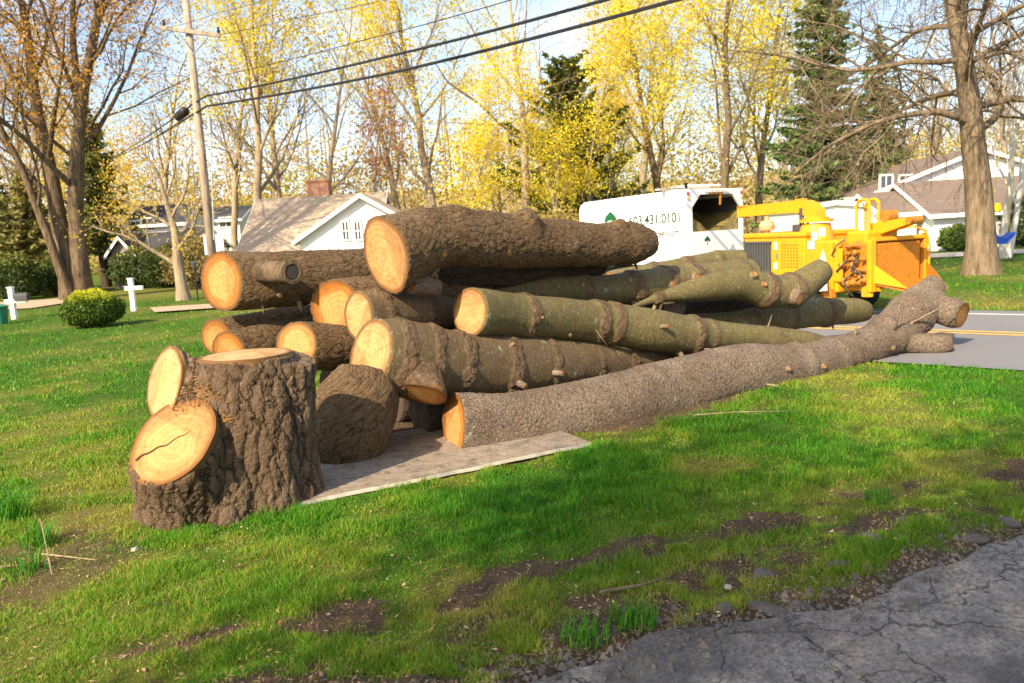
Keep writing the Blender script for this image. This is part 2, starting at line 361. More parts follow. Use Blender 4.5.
M['lf_red'] = leaf_mat('reddish_buds', [(.35, .14, .09), (.45, .20, .10), (.5, .33, .12)])
M['lf_pine'] = leaf_mat('pine_needles', [(.035, .06, .015), (.07, .10, .02), (.16, .16, .03), (.22, .20, .04)], .2)
M['lf_spruce'] = leaf_mat('spruce_needles', [(.028, .065, .02), (.06, .12, .03), (.12, .175, .045), (.20, .22, .06)], .15)
M['lf_olive'] = leaf_mat('olive_needles', [(.06, .07, .02), (.14, .14, .04), (.25, .22, .06), (.30, .25, .10)], .25)
M['lf_hedge'] = leaf_mat('hedge_leaves', [(.035, .075, .012), (.09, .15, .015), (.36, .38, .02), (.52, .50, .03)], .3)
M['lf_scrub'] = leaf_mat('scrub_leaves', [(.22, .15, .06), (.38, .29, .09), (.52, .43, .09), (.42, .43, .08)], .35)
M['grass'] = leaf_mat('grass_blades', [(.018, .090, .005), (.038, .180, .008), (.088, .262, .011), (.23, .30, .02), (.38, .31, .085)], .3)
M['white'] = plain('white_paint', (.80, .79, .76), .5, 0, .05, 2)
M['truck_white'] = plain('glossy_white_paint', (.84, .84, .83), .3, 0, .03, 3)
M['black'] = plain('black_rubber', (.022, .022, .022), .8, 0, .3, 8)
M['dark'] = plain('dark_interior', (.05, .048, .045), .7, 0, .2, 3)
M['chrome'] = plain('grey_metal', (.42, .42, .42), .4, .8, .15, 6)
M['yellow'] = plain('yellow_machine_paint', (.62, .28, .006), .42, 0, .10, 3, .1, .4, (.48, .19, .008))
M['yellow_worn'] = plain('scuffed_yellow_paint', (.42, .16, .012), .6, 0, .3, 7, .2, .3, (.14, .06, .02))
M['oil'] = plain('oily_orange_metal', (.40, .17, .02), .5, .2, .5, 12, 0, .4, (.06, .04, .03))
M['slat'] = plain('dark_grille_slats', (.10, .10, .10), .5, .4, .2, 6)
M['red'] = plain('red_lamp', (.55, .03, .02), .3)
M['amber'] = plain('amber_lens', (.75, .38, .12), .3)
M['letters'] = plain('green_lettering', (.008, .045, .014), .5, 0, .05)
M['letters_pale'] = plain('grey_lettering', (.07, .075, .06), .5, 0, .05)
M['leafgreen'] = plain('logo_green', (.004, .085, .022), .5, 0, .1)
M['chips'] = plain('wood_chips', (.50, .32, .09), .9, 0, .5, 14, .8)
M['net'] = plain('olive_mesh', (.19, .17, .045), .9, 0, .5, 20, .6)
M['pole'] = tree_bark('weathered_pole_wood', (.22, .16, .11), (.46, .37, .29))
M['wire'] = plain('black_cable', (.012, .012, .014), .6)
M['glass'] = plain('dark_window_glass', (.05, .06, .07), .12, 0, .2, 2, 0, .6)
M['galv'] = plain('back_of_sign_metal', (.50, .55, .60), .45, .3, .08)
M['blue'] = plain('blue_plastic', (.01, .09, .55), .4)
M['bright_yellow'] = plain('yellow_plastic', (.8, .55, .03), .4)
M['bin'] = plain('green_plastic', (.02, .17, .10), .5)
M['stonewall'] = plain('grey_stone_wall', (.24, .20, .17), .9, 0, .5, 5, .6)
def shingle(name, col):
    m, t, b, o = new_mat(name); co = objco(t)
    br = N(t, 'ShaderNodeTexBrick', Scale=1.0); br.inputs['Brick Width'].default_value = .5; br.inputs['Row Height'].default_value = .16; br.inputs['Mortar Size'].default_value = .012
    br.inputs['Color1'].default_value = (*[k * .8 for k in col], 1); br.inputs['Color2'].default_value = (*[k * 1.2 for k in col], 1); br.inputs['Mortar'].default_value = (*[k * .5 for k in col], 1)
    t.links.new(mapping(t, co, (1, 1, 1), rot=(math.radians(40), 0, 0)), br.inputs['Vector'])
    c = mixc(t, .6, br.outputs['Color'], mixc(t, noise(t, co, .7, 5, .6), tuple(k * .65 for k in col), tuple(k * 1.3 for k in col)))
    t.links.new(c, b.inputs['Base Color']); b.inputs['Roughness'].default_value = .9; return m
M['roof_brown'] = shingle('brown_shingles', (.16, .118, .092)); M['roof_dark'] = shingle('dark_shingles', (.045, .045, .05)); M['roof_tan'] = shingle('tan_shingles', (.40, .31, .22))
def siding(name, col):
    m, t, b, o = new_mat(name); co = objco(t)
    w = N(t, 'ShaderNodeTexWave', wave_type='BANDS', bands_direction='Z', wave_profile='SAW', Scale=1.3, Distortion=0.0); t.links.new(co, w.inputs['Vector'])
    c = mixc(t, noise(t, co, 1.5, 4, .6), tuple(k * .92 for k in col), col); t.links.new(c, b.inputs['Base Color']); b.inputs['Roughness'].default_value = .6
    bump(t, b, w.outputs['Fac'], .5, .03); return m
M['siding'] = siding('white_clapboard', (.80, .79, .76)); M['siding_grey'] = siding('grey_clapboard', (.42, .40, .36))
def brick():
    m, t, b, o = new_mat('chimney_brick'); co = objco(t)
    br = N(t, 'ShaderNodeTexBrick', Scale=1.0); br.inputs['Brick Width'].default_value = .22; br.inputs['Row Height'].default_value = .075; br.inputs['Mortar Size'].default_value = .01
    br.inputs['Color1'].default_value = (.42, .15, .07, 1); br.inputs['Color2'].default_value = (.52, .21, .10, 1); br.inputs['Mortar'].default_value = (.4, .33, .26, 1)
    t.links.new(mapping(t, co, rot=(math.radians(90), 0, 0)), br.inputs['Vector']); t.links.new(br.outputs['Color'], b.inputs['Base Color']); b.inputs['Roughness'].default_value = .9; return m
M['brick'] = brick()

# ------------------------------------------------------------------ setting: ground, driveway, road
drive_px = [(430, 712), (500, 684), (560, 668), (600, 657), (655, 640), (712, 627), (774, 612), (830, 608), (862, 602), (890, 588), (922, 570), (952, 557), (990, 547), (1024, 538), (1120, 512)]
edge = np.array([gp(*p)[:2] for p in drive_px])
d0 = (edge[1] - edge[3]); d0 /= np.linalg.norm(d0)
edge = np.vstack([edge[0] + d0 * 9, edge[0] + d0 * 3, edge, edge[-1] + (edge[-1] - edge[-3]) * 3, edge[-1] + (edge[-1] - edge[-3]) * 9])
def resample(P, step):
    s = np.concatenate([[0], np.cumsum(np.linalg.norm(np.diff(P, axis=0), axis=1))]); q = np.arange(0, s[-1], step)
    return np.stack([np.interp(q, s, P[:, k]) for k in range(P.shape[1])], -1)
edge_f = resample(edge, .04)
eg = edge_f.copy(); _t = np.gradient(edge_f, axis=0); _t /= np.linalg.norm(_t, axis=1)[:, None]; _n = np.stack([_t[:, 1], -_t[:, 0]], -1)   # inward (towards the camera side)
edge_f = edge_f + _n * ((fbm(edge_f * 3.1, 4, 5) - .5) * .18)[:, None]
edge_c = resample(edge, .15)
def drive_dist(xy):                     # signed distance to the driveway edge, negative on the asphalt
    xy = np.asarray(xy, float); out = np.empty(len(xy)); A = edge_c[:-1]; B = edge_c[1:]; D = B - A; L2 = (D ** 2).sum(1)
    for s in range(0, len(xy), 20000):
        q = xy[s:s + 20000, None, :] - A[None]
        t = np.clip((q * D[None]).sum(-1) / L2, 0, 1); r = q - t[..., None] * D[None]; dd = (r ** 2).sum(-1); k = dd.argmin(1); i = np.arange(len(k))
        cz = D[k, 0] * q[i, k, 1] - D[k, 1] * q[i, k, 0]
        out[s:s + 20000] = np.sqrt(dd[i, k]) * np.sign(cz)
    return out
# road: straight carriageway beyond the log pile, along RU
c0, c1 = gp(836, 328)[:2], gp(980, 333)[:2]
RU = (c0 - c1) / np.linalg.norm(c0 - c1); RN = np.array([RU[1], -RU[0]]); RN = RN if RN[1] > 0 else -RN     # RN points away from the camera
R_NEAR, R_FAR = -3.0, 3.0
def road_dist(xy):                      # distance from the yellow line along RN, the road swings right far away
    q = np.asarray(xy) - c0; return q @ RN
pad_px = [(283, 512), (592, 447), (520, 405), (330, 440)]
pad = np.array([gp(*p)[:2] for p in pad_px])
def dirt_mask(xy):
    dd = drive_dist(xy)
    n = fbm(xy * 1.7, 4, 3); n2 = fbm(xy * 5.0, 3, 9)
    strip = sstep(1.0, .22, dd + (n - .5) * .9 + (n2 - .5) * .35) * (dd < 2.2)
    strip *= .75 + .25 * sstep(.35, .6, n2)
    rut = np.exp(-((dd - .95 - (n - .5) * .7) / .20) ** 2) * sstep(.38, .52, fbm(xy * np.array([.8, .8]) + 7.0, 3, 21)) * .95
    tuft = sstep(.50, .60, fbm(xy * 2.3 + 3, 3, 31)) * np.exp(-((dd - .28) / .17) ** 2)
    rut = rut * sstep(.26, .44, fbm(xy * 3.6 + 1, 3, 25))
    m = np.clip(np.maximum(strip, rut) * (.78 + .5 * sstep(.3, .6, fbm(xy * 7 + 2, 3, 27))) - tuft * .9, 0, 1)
    # bare litter at the left edge and under the pile
    a = gp(25, 560)[:2]; m = np.maximum(m, sstep(1.0, .3, np.linalg.norm((xy - a) * np.array([1, .8]), axis=1) + (n - .5) * 1.3) * .5)
    pc = pad.mean(0) + np.array([1.4, 1.3]); r = np.linalg.norm((xy - pc) @ np.array([[.83, -.56], [.56, .83]]) / np.array([3.0, 1.1]), axis=1)
    m = np.maximum(m, sstep(1.15, .8, r + (n - .5) * .4) * .9)
    # scattered worn patches
    m = np.maximum(m, sstep(.60, .74, fbm(xy * .9 + 11, 4, 41)) * .22 * sstep(14, 9, xy[:, 1]))
    return m
def dry_mask(xy):
    n = fbm(xy * .55 + 5, 4, 61); n2 = fbm(xy * 2.0, 3, 63)
    dd = drive_dist(xy)
    m = sstep(.48, .66, n * .7 + n2 * .3) * .7
    m = np.maximum(m, sstep(2.4, .5, dd + (n2 - .5) * 1.2) * .5)
    for (x, y, r) in ((60, 425, 1.5), (105, 520, .8), (20, 600, .6), (700, 470, .5), (900, 490, 1.0), (960, 470, .8), (470, 590, .5), (160, 293, 7)):
        a = gp(x, y)[:2]; m = np.maximum(m, sstep(r, r * .2, np.linalg.norm(xy - a, axis=1) + (n2 - .5) * r) * .85)
    m = np.maximum(m, sstep(R_FAR - .5, R_FAR + 1, road_dist(xy)) * sstep(9, 4, road_dist(xy)) * (.45 + .5 * (n2 > .5)))
    return m
def ground_z(xy):
    dd = drive_dist(xy); near = sstep(16, 8, np.linalg.norm(xy, axis=1))
    z = (fbm(xy * .9, 3, 71) - .5) * .05 * near
    dm = dirt_mask(xy); z = z + (fbm(xy * 6.0, 4, 73) - .5) * .045 * dm * near
    z = z - .035 * np.exp(-((dd - .80) / .12) ** 2) * near
    z = z * sstep(.0, .35, dd) - .012 * sstep(.1, -.2, dd)
    rd = np.abs(road_dist(xy)); z = np.where(rd < 4.2, z * sstep(3.1, 4.2, rd), z); z = z - .03 * sstep(3.2, 2.8, rd)
    return z
def grid_axis(a, b, step, far0, far1):
    c = list(np.arange(a, b + 1e-6, step)); s = step; v = b
    while v < far1: s *= 1.22; v += s; c.append(v)
    s = step; v = a
    while v > far0: s *= 1.22; v -= s; c.insert(0, v)
    return np.array(c)
gx = grid_axis(-6.5, 7.5, .05, -900, 900); gy = grid_axis(2.2, 11.0, .05, -120, 1500)
XX, YY = np.meshgrid(gx, gy); GXY = np.stack([XX.ravel(), YY.ravel()], -1)
gz = ground_z(GXY); nx, ny = len(gx), len(gy)
ii = np.arange(nx * ny).reshape(ny, nx)
gq = np.stack([ii[:-1, :-1], ii[:-1, 1:], ii[1:, 1:], ii[1:, :-1]], -1).reshape(-1, 4)
gme = mesh_np('lawn_ground', np.column_stack([GXY, gz]), gq, smooth=True)
attr(gme, 'dirt', dirt_mask(GXY)); attr(gme, 'dry', dry_mask(GXY))
m, t, b, o = new_mat('lawn_soil_and_thatch'); co = objco(t); dt = attrib(t, 'dirt', 'Fac'); dr = attrib(t, 'dry', 'Fac')
f1 = noise(t, co, 55, 6, .75); f2 = noise(t, co, 9, 5, .65); f3 = noise(t, co, .35, 4, .6)
gr = ramp(t, [(.28, (.018, .040, .005)), (.48, (.045, .095, .009)), (.62, (.085, .135, .014)), (.78, (.20, .165, .055))], f1).outputs['Color']
gr = mixc(t, mathn(t, 'MULTIPLY', f2, .5), gr, (.06, .11, .012))
gr = mixc(t, mathn(t, 'MULTIPLY', dr, .6), gr, (.25, .19, .055))
so_ = ramp(t, [(.25, (.032, .020, .012)), (.45, (.090, .058, .036)), (.62, (.155, .105, .066)), (.8, (.29, .22, .145))], mathn(t, 'ADD', mathn(t, 'MULTIPLY', f1, .7), mathn(t, 'MULTIPLY', f2, .3))).outputs['Color']
mk = ramp(t, [(.32, 0.0), (.55, 1.0)], mathn(t, 'ADD', dt, mathn(t, 'MULTIPLY', mathn(t, 'SUBTRACT', f1, .5), .5))).outputs['Color']
t.links.new(mixc(t, mk, gr, so_), b.inputs['Base Color']); b.inputs['Roughness'].default_value = .95; b.inputs['Specular IOR Level'].default_value = .1
bump(t, b, mathn(t, 'ADD', f1, mathn(t, 'MULTIPLY', f2, .6)), .9, .03)
ground = tag(link('lawn_ground', gme, m), kind='structure')

# driveway sheet
ws = np.concatenate([[-.03, 0, .03], np.arange(.08, 2.0, .05), np.arange(2.0, 14, .5)])
ne, nw = len(edge_f), len(ws)
DV = (edge_f[:, None, :] + _n[:, None, :] * ws[None, :, None]).reshape(-1, 2)
dz = np.tile(np.where(ws < -.01, -.05, np.where(ws < .01, .004, .018)), ne)
dz = dz + (fbm(DV * 1.3, 3, 81) - .5) * .012 * np.tile(ws > .01, ne) + (fbm(DV * 9, 3, 83) - .5) * .006 * np.tile(ws > .01, ne)
di = np.arange(ne * nw).reshape(ne, nw); dq = np.stack([di[:-1, :-1], di[1:, :-1], di[1:, 1:], di[:-1, 1:]], -1).reshape(-1, 4)
dme = mesh_np('driveway', np.column_stack([DV, dz]), dq[:, ::-1], smooth=True)
m, t, b, o = new_mat('cracked_asphalt'); co = objco(t)
ag = N(t, 'ShaderNodeTexVoronoi', Scale=70.0); t.links.new(co, ag.inputs['Vector'])
f1 = noise(t, co, 130, 4, .7); f2 = noise(t, co, 1.6, 5, .6)
ac = mixc(t, ramp(t, [(.2, 0.0), (.9, 1.0)], mathn(t, 'ADD', mathn(t, 'MULTIPLY', ag.outputs['Color'], .6), mathn(t, 'MULTIPLY', f1, .5))).outputs['Color'], (.095, .082, .071), (.34, .30, .258))
ac = mixc(t, mathn(t, 'MULTIPLY', ramp(t, [(.48, 0.0), (.62, 1.0)], f2).outputs['Color'], .35), ac, (.16, .125, .09))
ac = mixc(t, mathn(t, 'MULTIPLY', ramp(t, [(.52, 0.0), (.60, 1.0)], noise(t, mapping(t, co, loc=(3.3, 1.2, 0)), .9, 4, .6)).outputs['Color'], .6), ac, (.045, .043, .043))
wv = N(t, 'ShaderNodeTexNoise', Scale=2.2, Detail=5.0, Roughness=.65); t.links.new(co, wv.inputs['Vector'])
wa = t.nodes.new('ShaderNodeVectorMath'); wa.operation = 'MULTIPLY_ADD'; wa.inputs[1].default_value = (.55, .55, 0); t.links.new(wv.outputs['Color'], wa.inputs[0]); t.links.new(co, wa.inputs[2])
ck = N(t, 'ShaderNodeTexVoronoi', feature='DISTANCE_TO_EDGE', Scale=1.9); t.links.new(wa.outputs[0], ck.inputs['Vector'])
ck2 = N(t, 'ShaderNodeTexVoronoi', feature='DISTANCE_TO_EDGE', Scale=4.6); t.links.new(wa.outputs[0], ck2.inputs['Vector'])
k1 = ramp(t, [(.003, 1.0), (.012, 0.0)], ck.outputs['Distance']).outputs['Color']
k2 = mathn(t, 'MULTIPLY', ramp(t, [(.004, 1.0), (.018, 0.0)], ck2.outputs['Distance']).outputs['Color'], ramp(t, [(.5, 0.0), (.58, 1.0)], noise(t, co, 1.1, 4, .6)).outputs['Color'])
kk = mathn(t, 'MAXIMUM', k1, k2)
t.links.new(mixc(t, mathn(t, 'MULTIPLY', kk, .7), ac, (.022, .019, .017)), b.inputs['Base Color']); b.inputs['Roughness'].default_value = .85; b.inputs['Specular IOR Level'].default_value = .3
bump(t, b, mathn(t, 'SUBTRACT', mathn(t, 'ADD', mathn(t, 'MULTIPLY', f1, .25), mathn(t, 'MULTIPLY', ag.outputs['Distance'], .4)), mathn(t, 'MULTIPLY', kk, 1.2)), .8, .012)
tag(link('driveway', dme, m), kind='structure')

# road with edge kerb of soil, yellow double line, white edge line
def road_line(step=1.0):                # straight past the pile, then bending to the right, away between the houses
    P = [c0 + RU * s for s in np.arange(-70, 6.01, step)]; h = math.atan2(RU[1], RU[0]); p = P[-1].copy()
    for k in range(130):
        if k < 18: h -= math.radians(50) / 18
        p = p + np.array([math.cos(h), math.sin(h)]) * step; P.append(p.copy())
    P = np.array(P); T = np.gradient(P, axis=0); T /= np.linalg.norm(T, axis=1)[:, None]
    return P, np.stack([T[:, 1], -T[:, 0]], -1)
ROAD_P, ROAD_N = road_line()
def road_strip(name, a, b_, z, mat):
    w = np.linspace(a, b_, 3); n = len(ROAD_P)
    P = np.concatenate([ROAD_P[:, None, :] + ROAD_N[:, None, :] * w[None, :, None], np.full((n, 3, 1), z)], -1).reshape(-1, 3)
    ix = np.arange(n * 3).reshape(n, 3); q = np.stack([ix[:-1, :-1], ix[1:, :-1], ix[1:, 1:], ix[:-1, 1:]], -1).reshape(-1, 4)
    return tag(link(name, mesh_np(name, P, q[:, ::-1]), mat), kind='structure')
m, t, b, o = new_mat('road_asphalt'); co = objco(t); f1 = noise(t, co, 40, 4, .7); f2 = noise(t, co, .6, 4, .6)
t.links.new(mixc(t, f2, mixc(t, f1, (.11, .105, .11), (.16, .155, .16)), (.19, .185, .19)), b.inputs['Base Color']); b.inputs['Roughness'].default_value = .8
bump(t, b, f1, .4, .01)
road_strip('road', R_NEAR, R_FAR, .004, m)
ym = plain('yellow_road_paint', (.62, .36, .05), .7, 0, .15, 9); wm_ = plain('white_road_paint', (.62, .61, .58), .7, 0, .15, 9)
road_strip('road_marking', -.19, -.07, .008, ym); road_strip('road_marking', .07, .19, .008, ym); road_strip('road_marking', 2.35, 2.47, .008, wm_)

# ------------------------------------------------------------------ trees and shrubs
def unit(v): return v / (np.linalg.norm(v) + 1e-9)
def grow(rng, P, base, d, L, r, level, out, tips):
    lv = P['lv'][level]; n = lv.get('n', 5); d = unit(np.array(d, float)); p = np.array(base, float)
    pts = [p.copy()]; dirs = [d.copy()]
    for k in range(n):
        d = unit(d + rng.normal(0, lv.get('wob', .12), 3) + np.array([0, 0, lv.get('up', 0.0)])); p = p + d * L / n; pts.append(p.copy()); dirs.append(d.copy())
    q = np.linspace(0, 1, n + 1); rad = r * (1 - q * (1 - lv.get('taper', .3)))
    if level == 0: rad[0] *= P.get('flare', 1.35)
    out[level].append((np.array(pts), rad))
    if level + 1 >= len(P['lv']):
        tips.append(np.array(pts)); return
    nc = lv['kids']; nc = int(rng.integers(max(1, nc - lv.get('var', 1)), nc + lv.get('var', 1) + 1)); s0 = lv.get('start', .35)
    ph = rng.uniform(0, 6.28)
    for k in range(nc):
        u = s0 + (1 - s0) * ((k + rng.uniform(.1, .9)) / nc); u = min(u, .99)
        i = min(int(u * n), n - 1); f = u * n - i; bp = pts[i] * (1 - f) + pts[i + 1] * f; bd = dirs[i]
        ph += 2.4 + rng.normal(0, .35)
        a = np.array([1.0, 0, 0]) if abs(bd[0]) < .8 else np.array([0, 1.0, 0]); e1 = unit(np.cross(bd, a)); e2 = np.cross(bd, e1)
        an = math.radians(lv.get('ang', 45) + rng.normal(0, 8)); nd = bd * math.cos(an) + (e1 * math.cos(ph) + e2 * math.sin(ph)) * math.sin(an)
        cl = L * lv.get('len', .6) * rng.uniform(.7, 1.2) * (1 - lv.get('cone', .35) * (u - s0) / (1 - s0 + 1e-6))
        cr_ = min((rad[i] * (1 - f) + rad[min(i + 1, n)] * f) * lv.get('rr', .55), r * .8)
        grow(rng, P, bp, nd, cl, cr_, level + 1, out, tips)
    if lv.get('lead'):                    # the leader goes on
        grow(rng, P, pts[-1], dirs[-1], L * lv['lead'], rad[-1], level + 1, out, tips)
def tubes_np(br, k):
    V, Q, off = [], [], 0; by = {}
    for p, r in br: by.setdefault(len(p), []).append((p, r))
    for n, lst in by.items():
        P = np.array([a for a, _ in lst]); R = np.array([b for _, b in lst]); T = np.gradient(P, axis=1); T /= np.linalg.norm(T, axis=2)[..., None] + 1e-9
        a = np.where(np.abs(T[:, :1, 2:3]) < .9, np.array([0, 0, 1.0]), np.array([1.0, 0, 0])); a = np.broadcast_to(a, T.shape)
        e1 = np.cross(T, a); e1 /= np.linalg.norm(e1, axis=2)[..., None] + 1e-9; e2 = np.cross(T, e1)
        th = np.arange(k) * 2 * math.pi / k
        v = P[:, :, None, :] + (e1[:, :, None, :] * np.cos(th)[None, None, :, None] + e2[:, :, None, :] * np.sin(th)[None, None, :, None]) * R[:, :, None, None]
        m = len(lst); ix = off + np.arange(m * n * k).reshape(m, n, k); nx_ = np.roll(ix, -1, axis=2)
        Q.append(np.stack([ix[:, :-1], nx_[:, :-1], nx_[:, 1:], ix[:, 1:]], -1).reshape(-1, 4)); V.append(v.reshape(-1, 3)); off += m * n * k
    return np.concatenate(V), np.concatenate(Q)
def leaf_quads(rng, C, size, flat=0.0, long=1.0):
    n = len(C); a = rng.normal(size=(n, 3)); a[:, 2] *= 1 - flat; a /= np.linalg.norm(a, axis=1)[:, None]
    c = rng.normal(size=(n, 3)); b_ = np.cross(a, c); b_ /= np.linalg.norm(b_, axis=1)[:, None] + 1e-9
    s = size * rng.uniform(.55, 1.3, (n, 1)); a = a * s * long; b_ = b_ * s * .55
    V = np.stack([C - a, C + b_ * .9, C + a, C - b_], 1).reshape(-1, 3); Q = np.arange(n * 4).reshape(n, 4); return V, Q
def join_parts(parts):
    V, Q, MI, T, off = [], [], [], [], 0
    for v, q, mi, tint in parts:
        V.append(v); Q.append(q + off); MI.append(np.full(len(q), mi)); T.append(np.broadcast_to(tint, (len(v),))); off += len(v)
    return np.concatenate(V), np.concatenate(Q), np.concatenate(MI), np.concatenate(T)
def make_tree(seed, P, bark, leaf, H, r, leaves=3000, lsize=.12, spread=.25, tone=(0, 1), clump=True, base_d=(0, 0, 1), trunks=None):
    """meshes (trunk, crown) of one tree standing at the origin"""
    rng = np.random.default_rng(seed); out = [[] for _ in P['lv']]; tips = []
    for (bx_, d_, l_, rr_) in (trunks or [((0, 0, 0), base_d, 1.0, 1.0)]):
        grow(rng, P, (bx_[0], bx_[1], bx_[2] - .15), d_, H * P['lv'][0].get('L', .6) * l_, r * rr_, 0, out, tips)
    big = P.get('big', 2); tv, tq = tubes_np(out[0], 14); parts = [(tv, tq, 0, 0.)]
    for l in range(1, big):
        if out[l]: v, q = tubes_np(out[l], 7); parts.append((v, q, 0, 0.))
    V, Q, MI, T = join_parts(parts); tm = mesh_np('trunk', V, Q, smooth=True)
    parts = []
    for l in range(big, len(out)):
        if out[l]: v, q = tubes_np(out[l], 4 if l < len(out) - 1 else 3); parts.append((v, q, 0, 0.))
    if leaves:
        tp = np.concatenate([t_[1:] for t_ in tips]); k = rng.integers(0, len(tp), leaves); C = tp[k] + rng.normal(0, spread, (leaves, 3))
        tint = np.clip(tone[0] + (tone[1] - tone[0]) * (.65 * fbm(C * .45 + seed, 3, seed) * 1.5 - .25 + .5 * rng.random(leaves)), 0, 1)
        if clump:
            keep = vnoise(C * .8 + seed * 3, seed) + rng.normal(0, .10, leaves) > .44; C = C[keep]; tint = tint[keep]
        v, q = leaf_quads(rng, C, lsize); parts.append((v, q, 1, np.repeat(tint, 4)))
    V, Q, MI, T = join_parts(parts); cm = mesh_np('crown', V, Q, mi=MI); attr(cm, 'tint', T)
    tm.materials.append(M[bark]); cm.materials.append(M[bark]); cm.materials.append(M[leaf] if leaf else M[bark])
    return tm, cm
def plant_tree(meshes, label, loc, rz=0, sc=1.0, name='tree', group=None, cat='tree'):
    r = thing(name, label, cat, loc, group, rz); r.scale = (sc, sc, sc)
    for nm, me in zip(('trunk', 'crown'), meshes):
        o = bpy.data.objects.new(nm, me); COL.objects.link(o); o.parent = r
    return r
def conifer(seed, H, r0, Rb, whorls, mat, bark='tb_dark', droop=-.25, start=.08, per=7, dens=1.0, lsize=.16, ragged=.25, pw=.85):
    rng = np.random.default_rng(seed); trunk = [(np.array([[0, 0, -.2 + (H + .2) * k / 8] for k in range(9)]), r0 * np.linspace(1.1, .06, 9))]
    br, C, S_ = [], [], []
    for w in range(whorls):
        u = start + (1 - start) * (w / whorls) ** .95; z = H * u; L0 = Rb * (1 - u) ** pw + .12
        for k in range(per):
            a = rng.uniform(0, 6.283); L = L0 * rng.uniform(1 - ragged * 1.6, 1 + ragged); zz = z + rng.normal(0, H * .012)
            d = np.array([math.cos(a), math.sin(a), 0]); q = np.linspace(0, 1, 5)
            pts = np.array([0, 0, zz]) + d[None] * (q * L)[:, None]; pts[:, 2] += droop * L * q + .28 * L * q ** 2.2 + L * .05
            br.append((pts, r0 * .16 * (1 - u * .7) * np.linspace(1, .2, 5)))
            n = max(4, int(dens * L * 17)); s = rng.uniform(.12, 1.02, n); side = rng.normal(0, .20, n) * L * .55 * (1.05 - s)
            p = np.stack([np.interp(s, q, pts[:, j]) for j in range(3)], -1) + np.stack([-d[1] * side, d[0] * side, -np.abs(rng.normal(0, .10, n)) - .12 * np.abs(side)], -1)
            C.append(p)
    C = np.concatenate(C); tint = np.clip(.25 + .75 * fbm(C * .9 + seed, 3, seed) + rng.normal(0, .16, len(C)) - .1, 0, 1)
    v1, q1 = tubes_np(br, 4); v2, q2 = leaf_quads(rng, C, lsize, .45, 1.5); V, Q, MI, T = join_parts([(v1, q1, 0, 0.), (v2, q2, 1, np.repeat(tint, 4))])
    cm = mesh_np('crown', V, Q, mi=MI); attr(cm, 'tint', T); cm.materials.append(M[bark]); cm.materials.append(M[mat])
    tv, tq = tubes_np(trunk, 10); tm = mesh_np('trunk', tv, tq, smooth=True); tm.materials.append(M[bark]); return tm, cm

def P_decid(k1=9, k2=7, k3=6, ang=42, up=.10, l1=.62, l2=.55, l3=.5, start=.3, wob=.07, Lt=.72, k4=0, r1=.5):
    lv = [dict(n=9, L=Lt, kids=k1, start=start, ang=ang, len=l1, wob=wob, rr=r1, taper=.22, lead=.38, cone=.45),
          dict(n=6, kids=k2, start=.22, ang=38, len=l2, wob=.13, up=up, rr=.5, taper=.2),
          dict(n=4, kids=k3, start=.15, ang=38, len=l3, wob=.17, up=up * .6, rr=.5, taper=.25)]
    if k4: lv.append(dict(n=3, kids=k4, start=.15, ang=35, len=.55, wob=.2, up=up * .5, rr=.55, taper=.3))
    lv.append(dict(n=3, wob=.2, up=up * .3, taper=.3)); return dict(lv=lv, big=2)

SHADE = [(-5.3, -3.9, .44, 1.0), (-2.6, -3.6, .42, 2.0), (.1, -3.8, .44, 3.0), (2.8, -4.0, .44, 4.0)]  # spots and sizes of the unseen trees added to block the sun
def gz_at(p): return float(ground_z(np.array([[p[0], p[1]]]))[0])
def foot(x, Y):                        # ground point in column x at distance Y (column read at its foot)
    for _ in range(3):
        y = horizon(x) + CAM_H * FPX / Y; p = at(x, y, Y)
    return (p[0], p[1], 0.0)
# the big old maple on the left: a few stems fused at the butt
Pm = P_decid(9, 8, 6, ang=40, up=.05, l1=.55, start=.26, wob=.06, Lt=.62, k4=5, r1=.42)
mm = make_tree(11, Pm, 'tb_maple', 'lf_orange', 27, .45, 52000, .085, .4, (0, .9), True,
               trunks=[((-.20, 0, 0), (-.085, .02, 1), 1.05, 1.0), ((.22, .1, 0), (.06, -.03, 1), 1.08, .95), ((.0, -.3, 0), (-.22, -.16, 1), .9, .5), ((0, .2, 1.5), (.03, .2, 1), .95, .7)])
plant_tree(mm, 'massive old maple with fused stems and orange buds, behind the clipped round bush', foot(77, 38), 0, 1.0, 'maple_tree')
# small tree with a forked pale trunk by the utility pole
ms = make_tree(5, P_decid(8, 7, 6, ang=52, up=.06, l1=.72, start=.28, Lt=.5, k4=3), 'tb_tan', 'lf_gold', 10.5, .27, 4200, .055, .3, (0, 1))
plant_tree(ms, 'small pale-trunked tree with golden buds just left of the utility pole', foot(184, 33), .4, 1.0, 'street_tree')
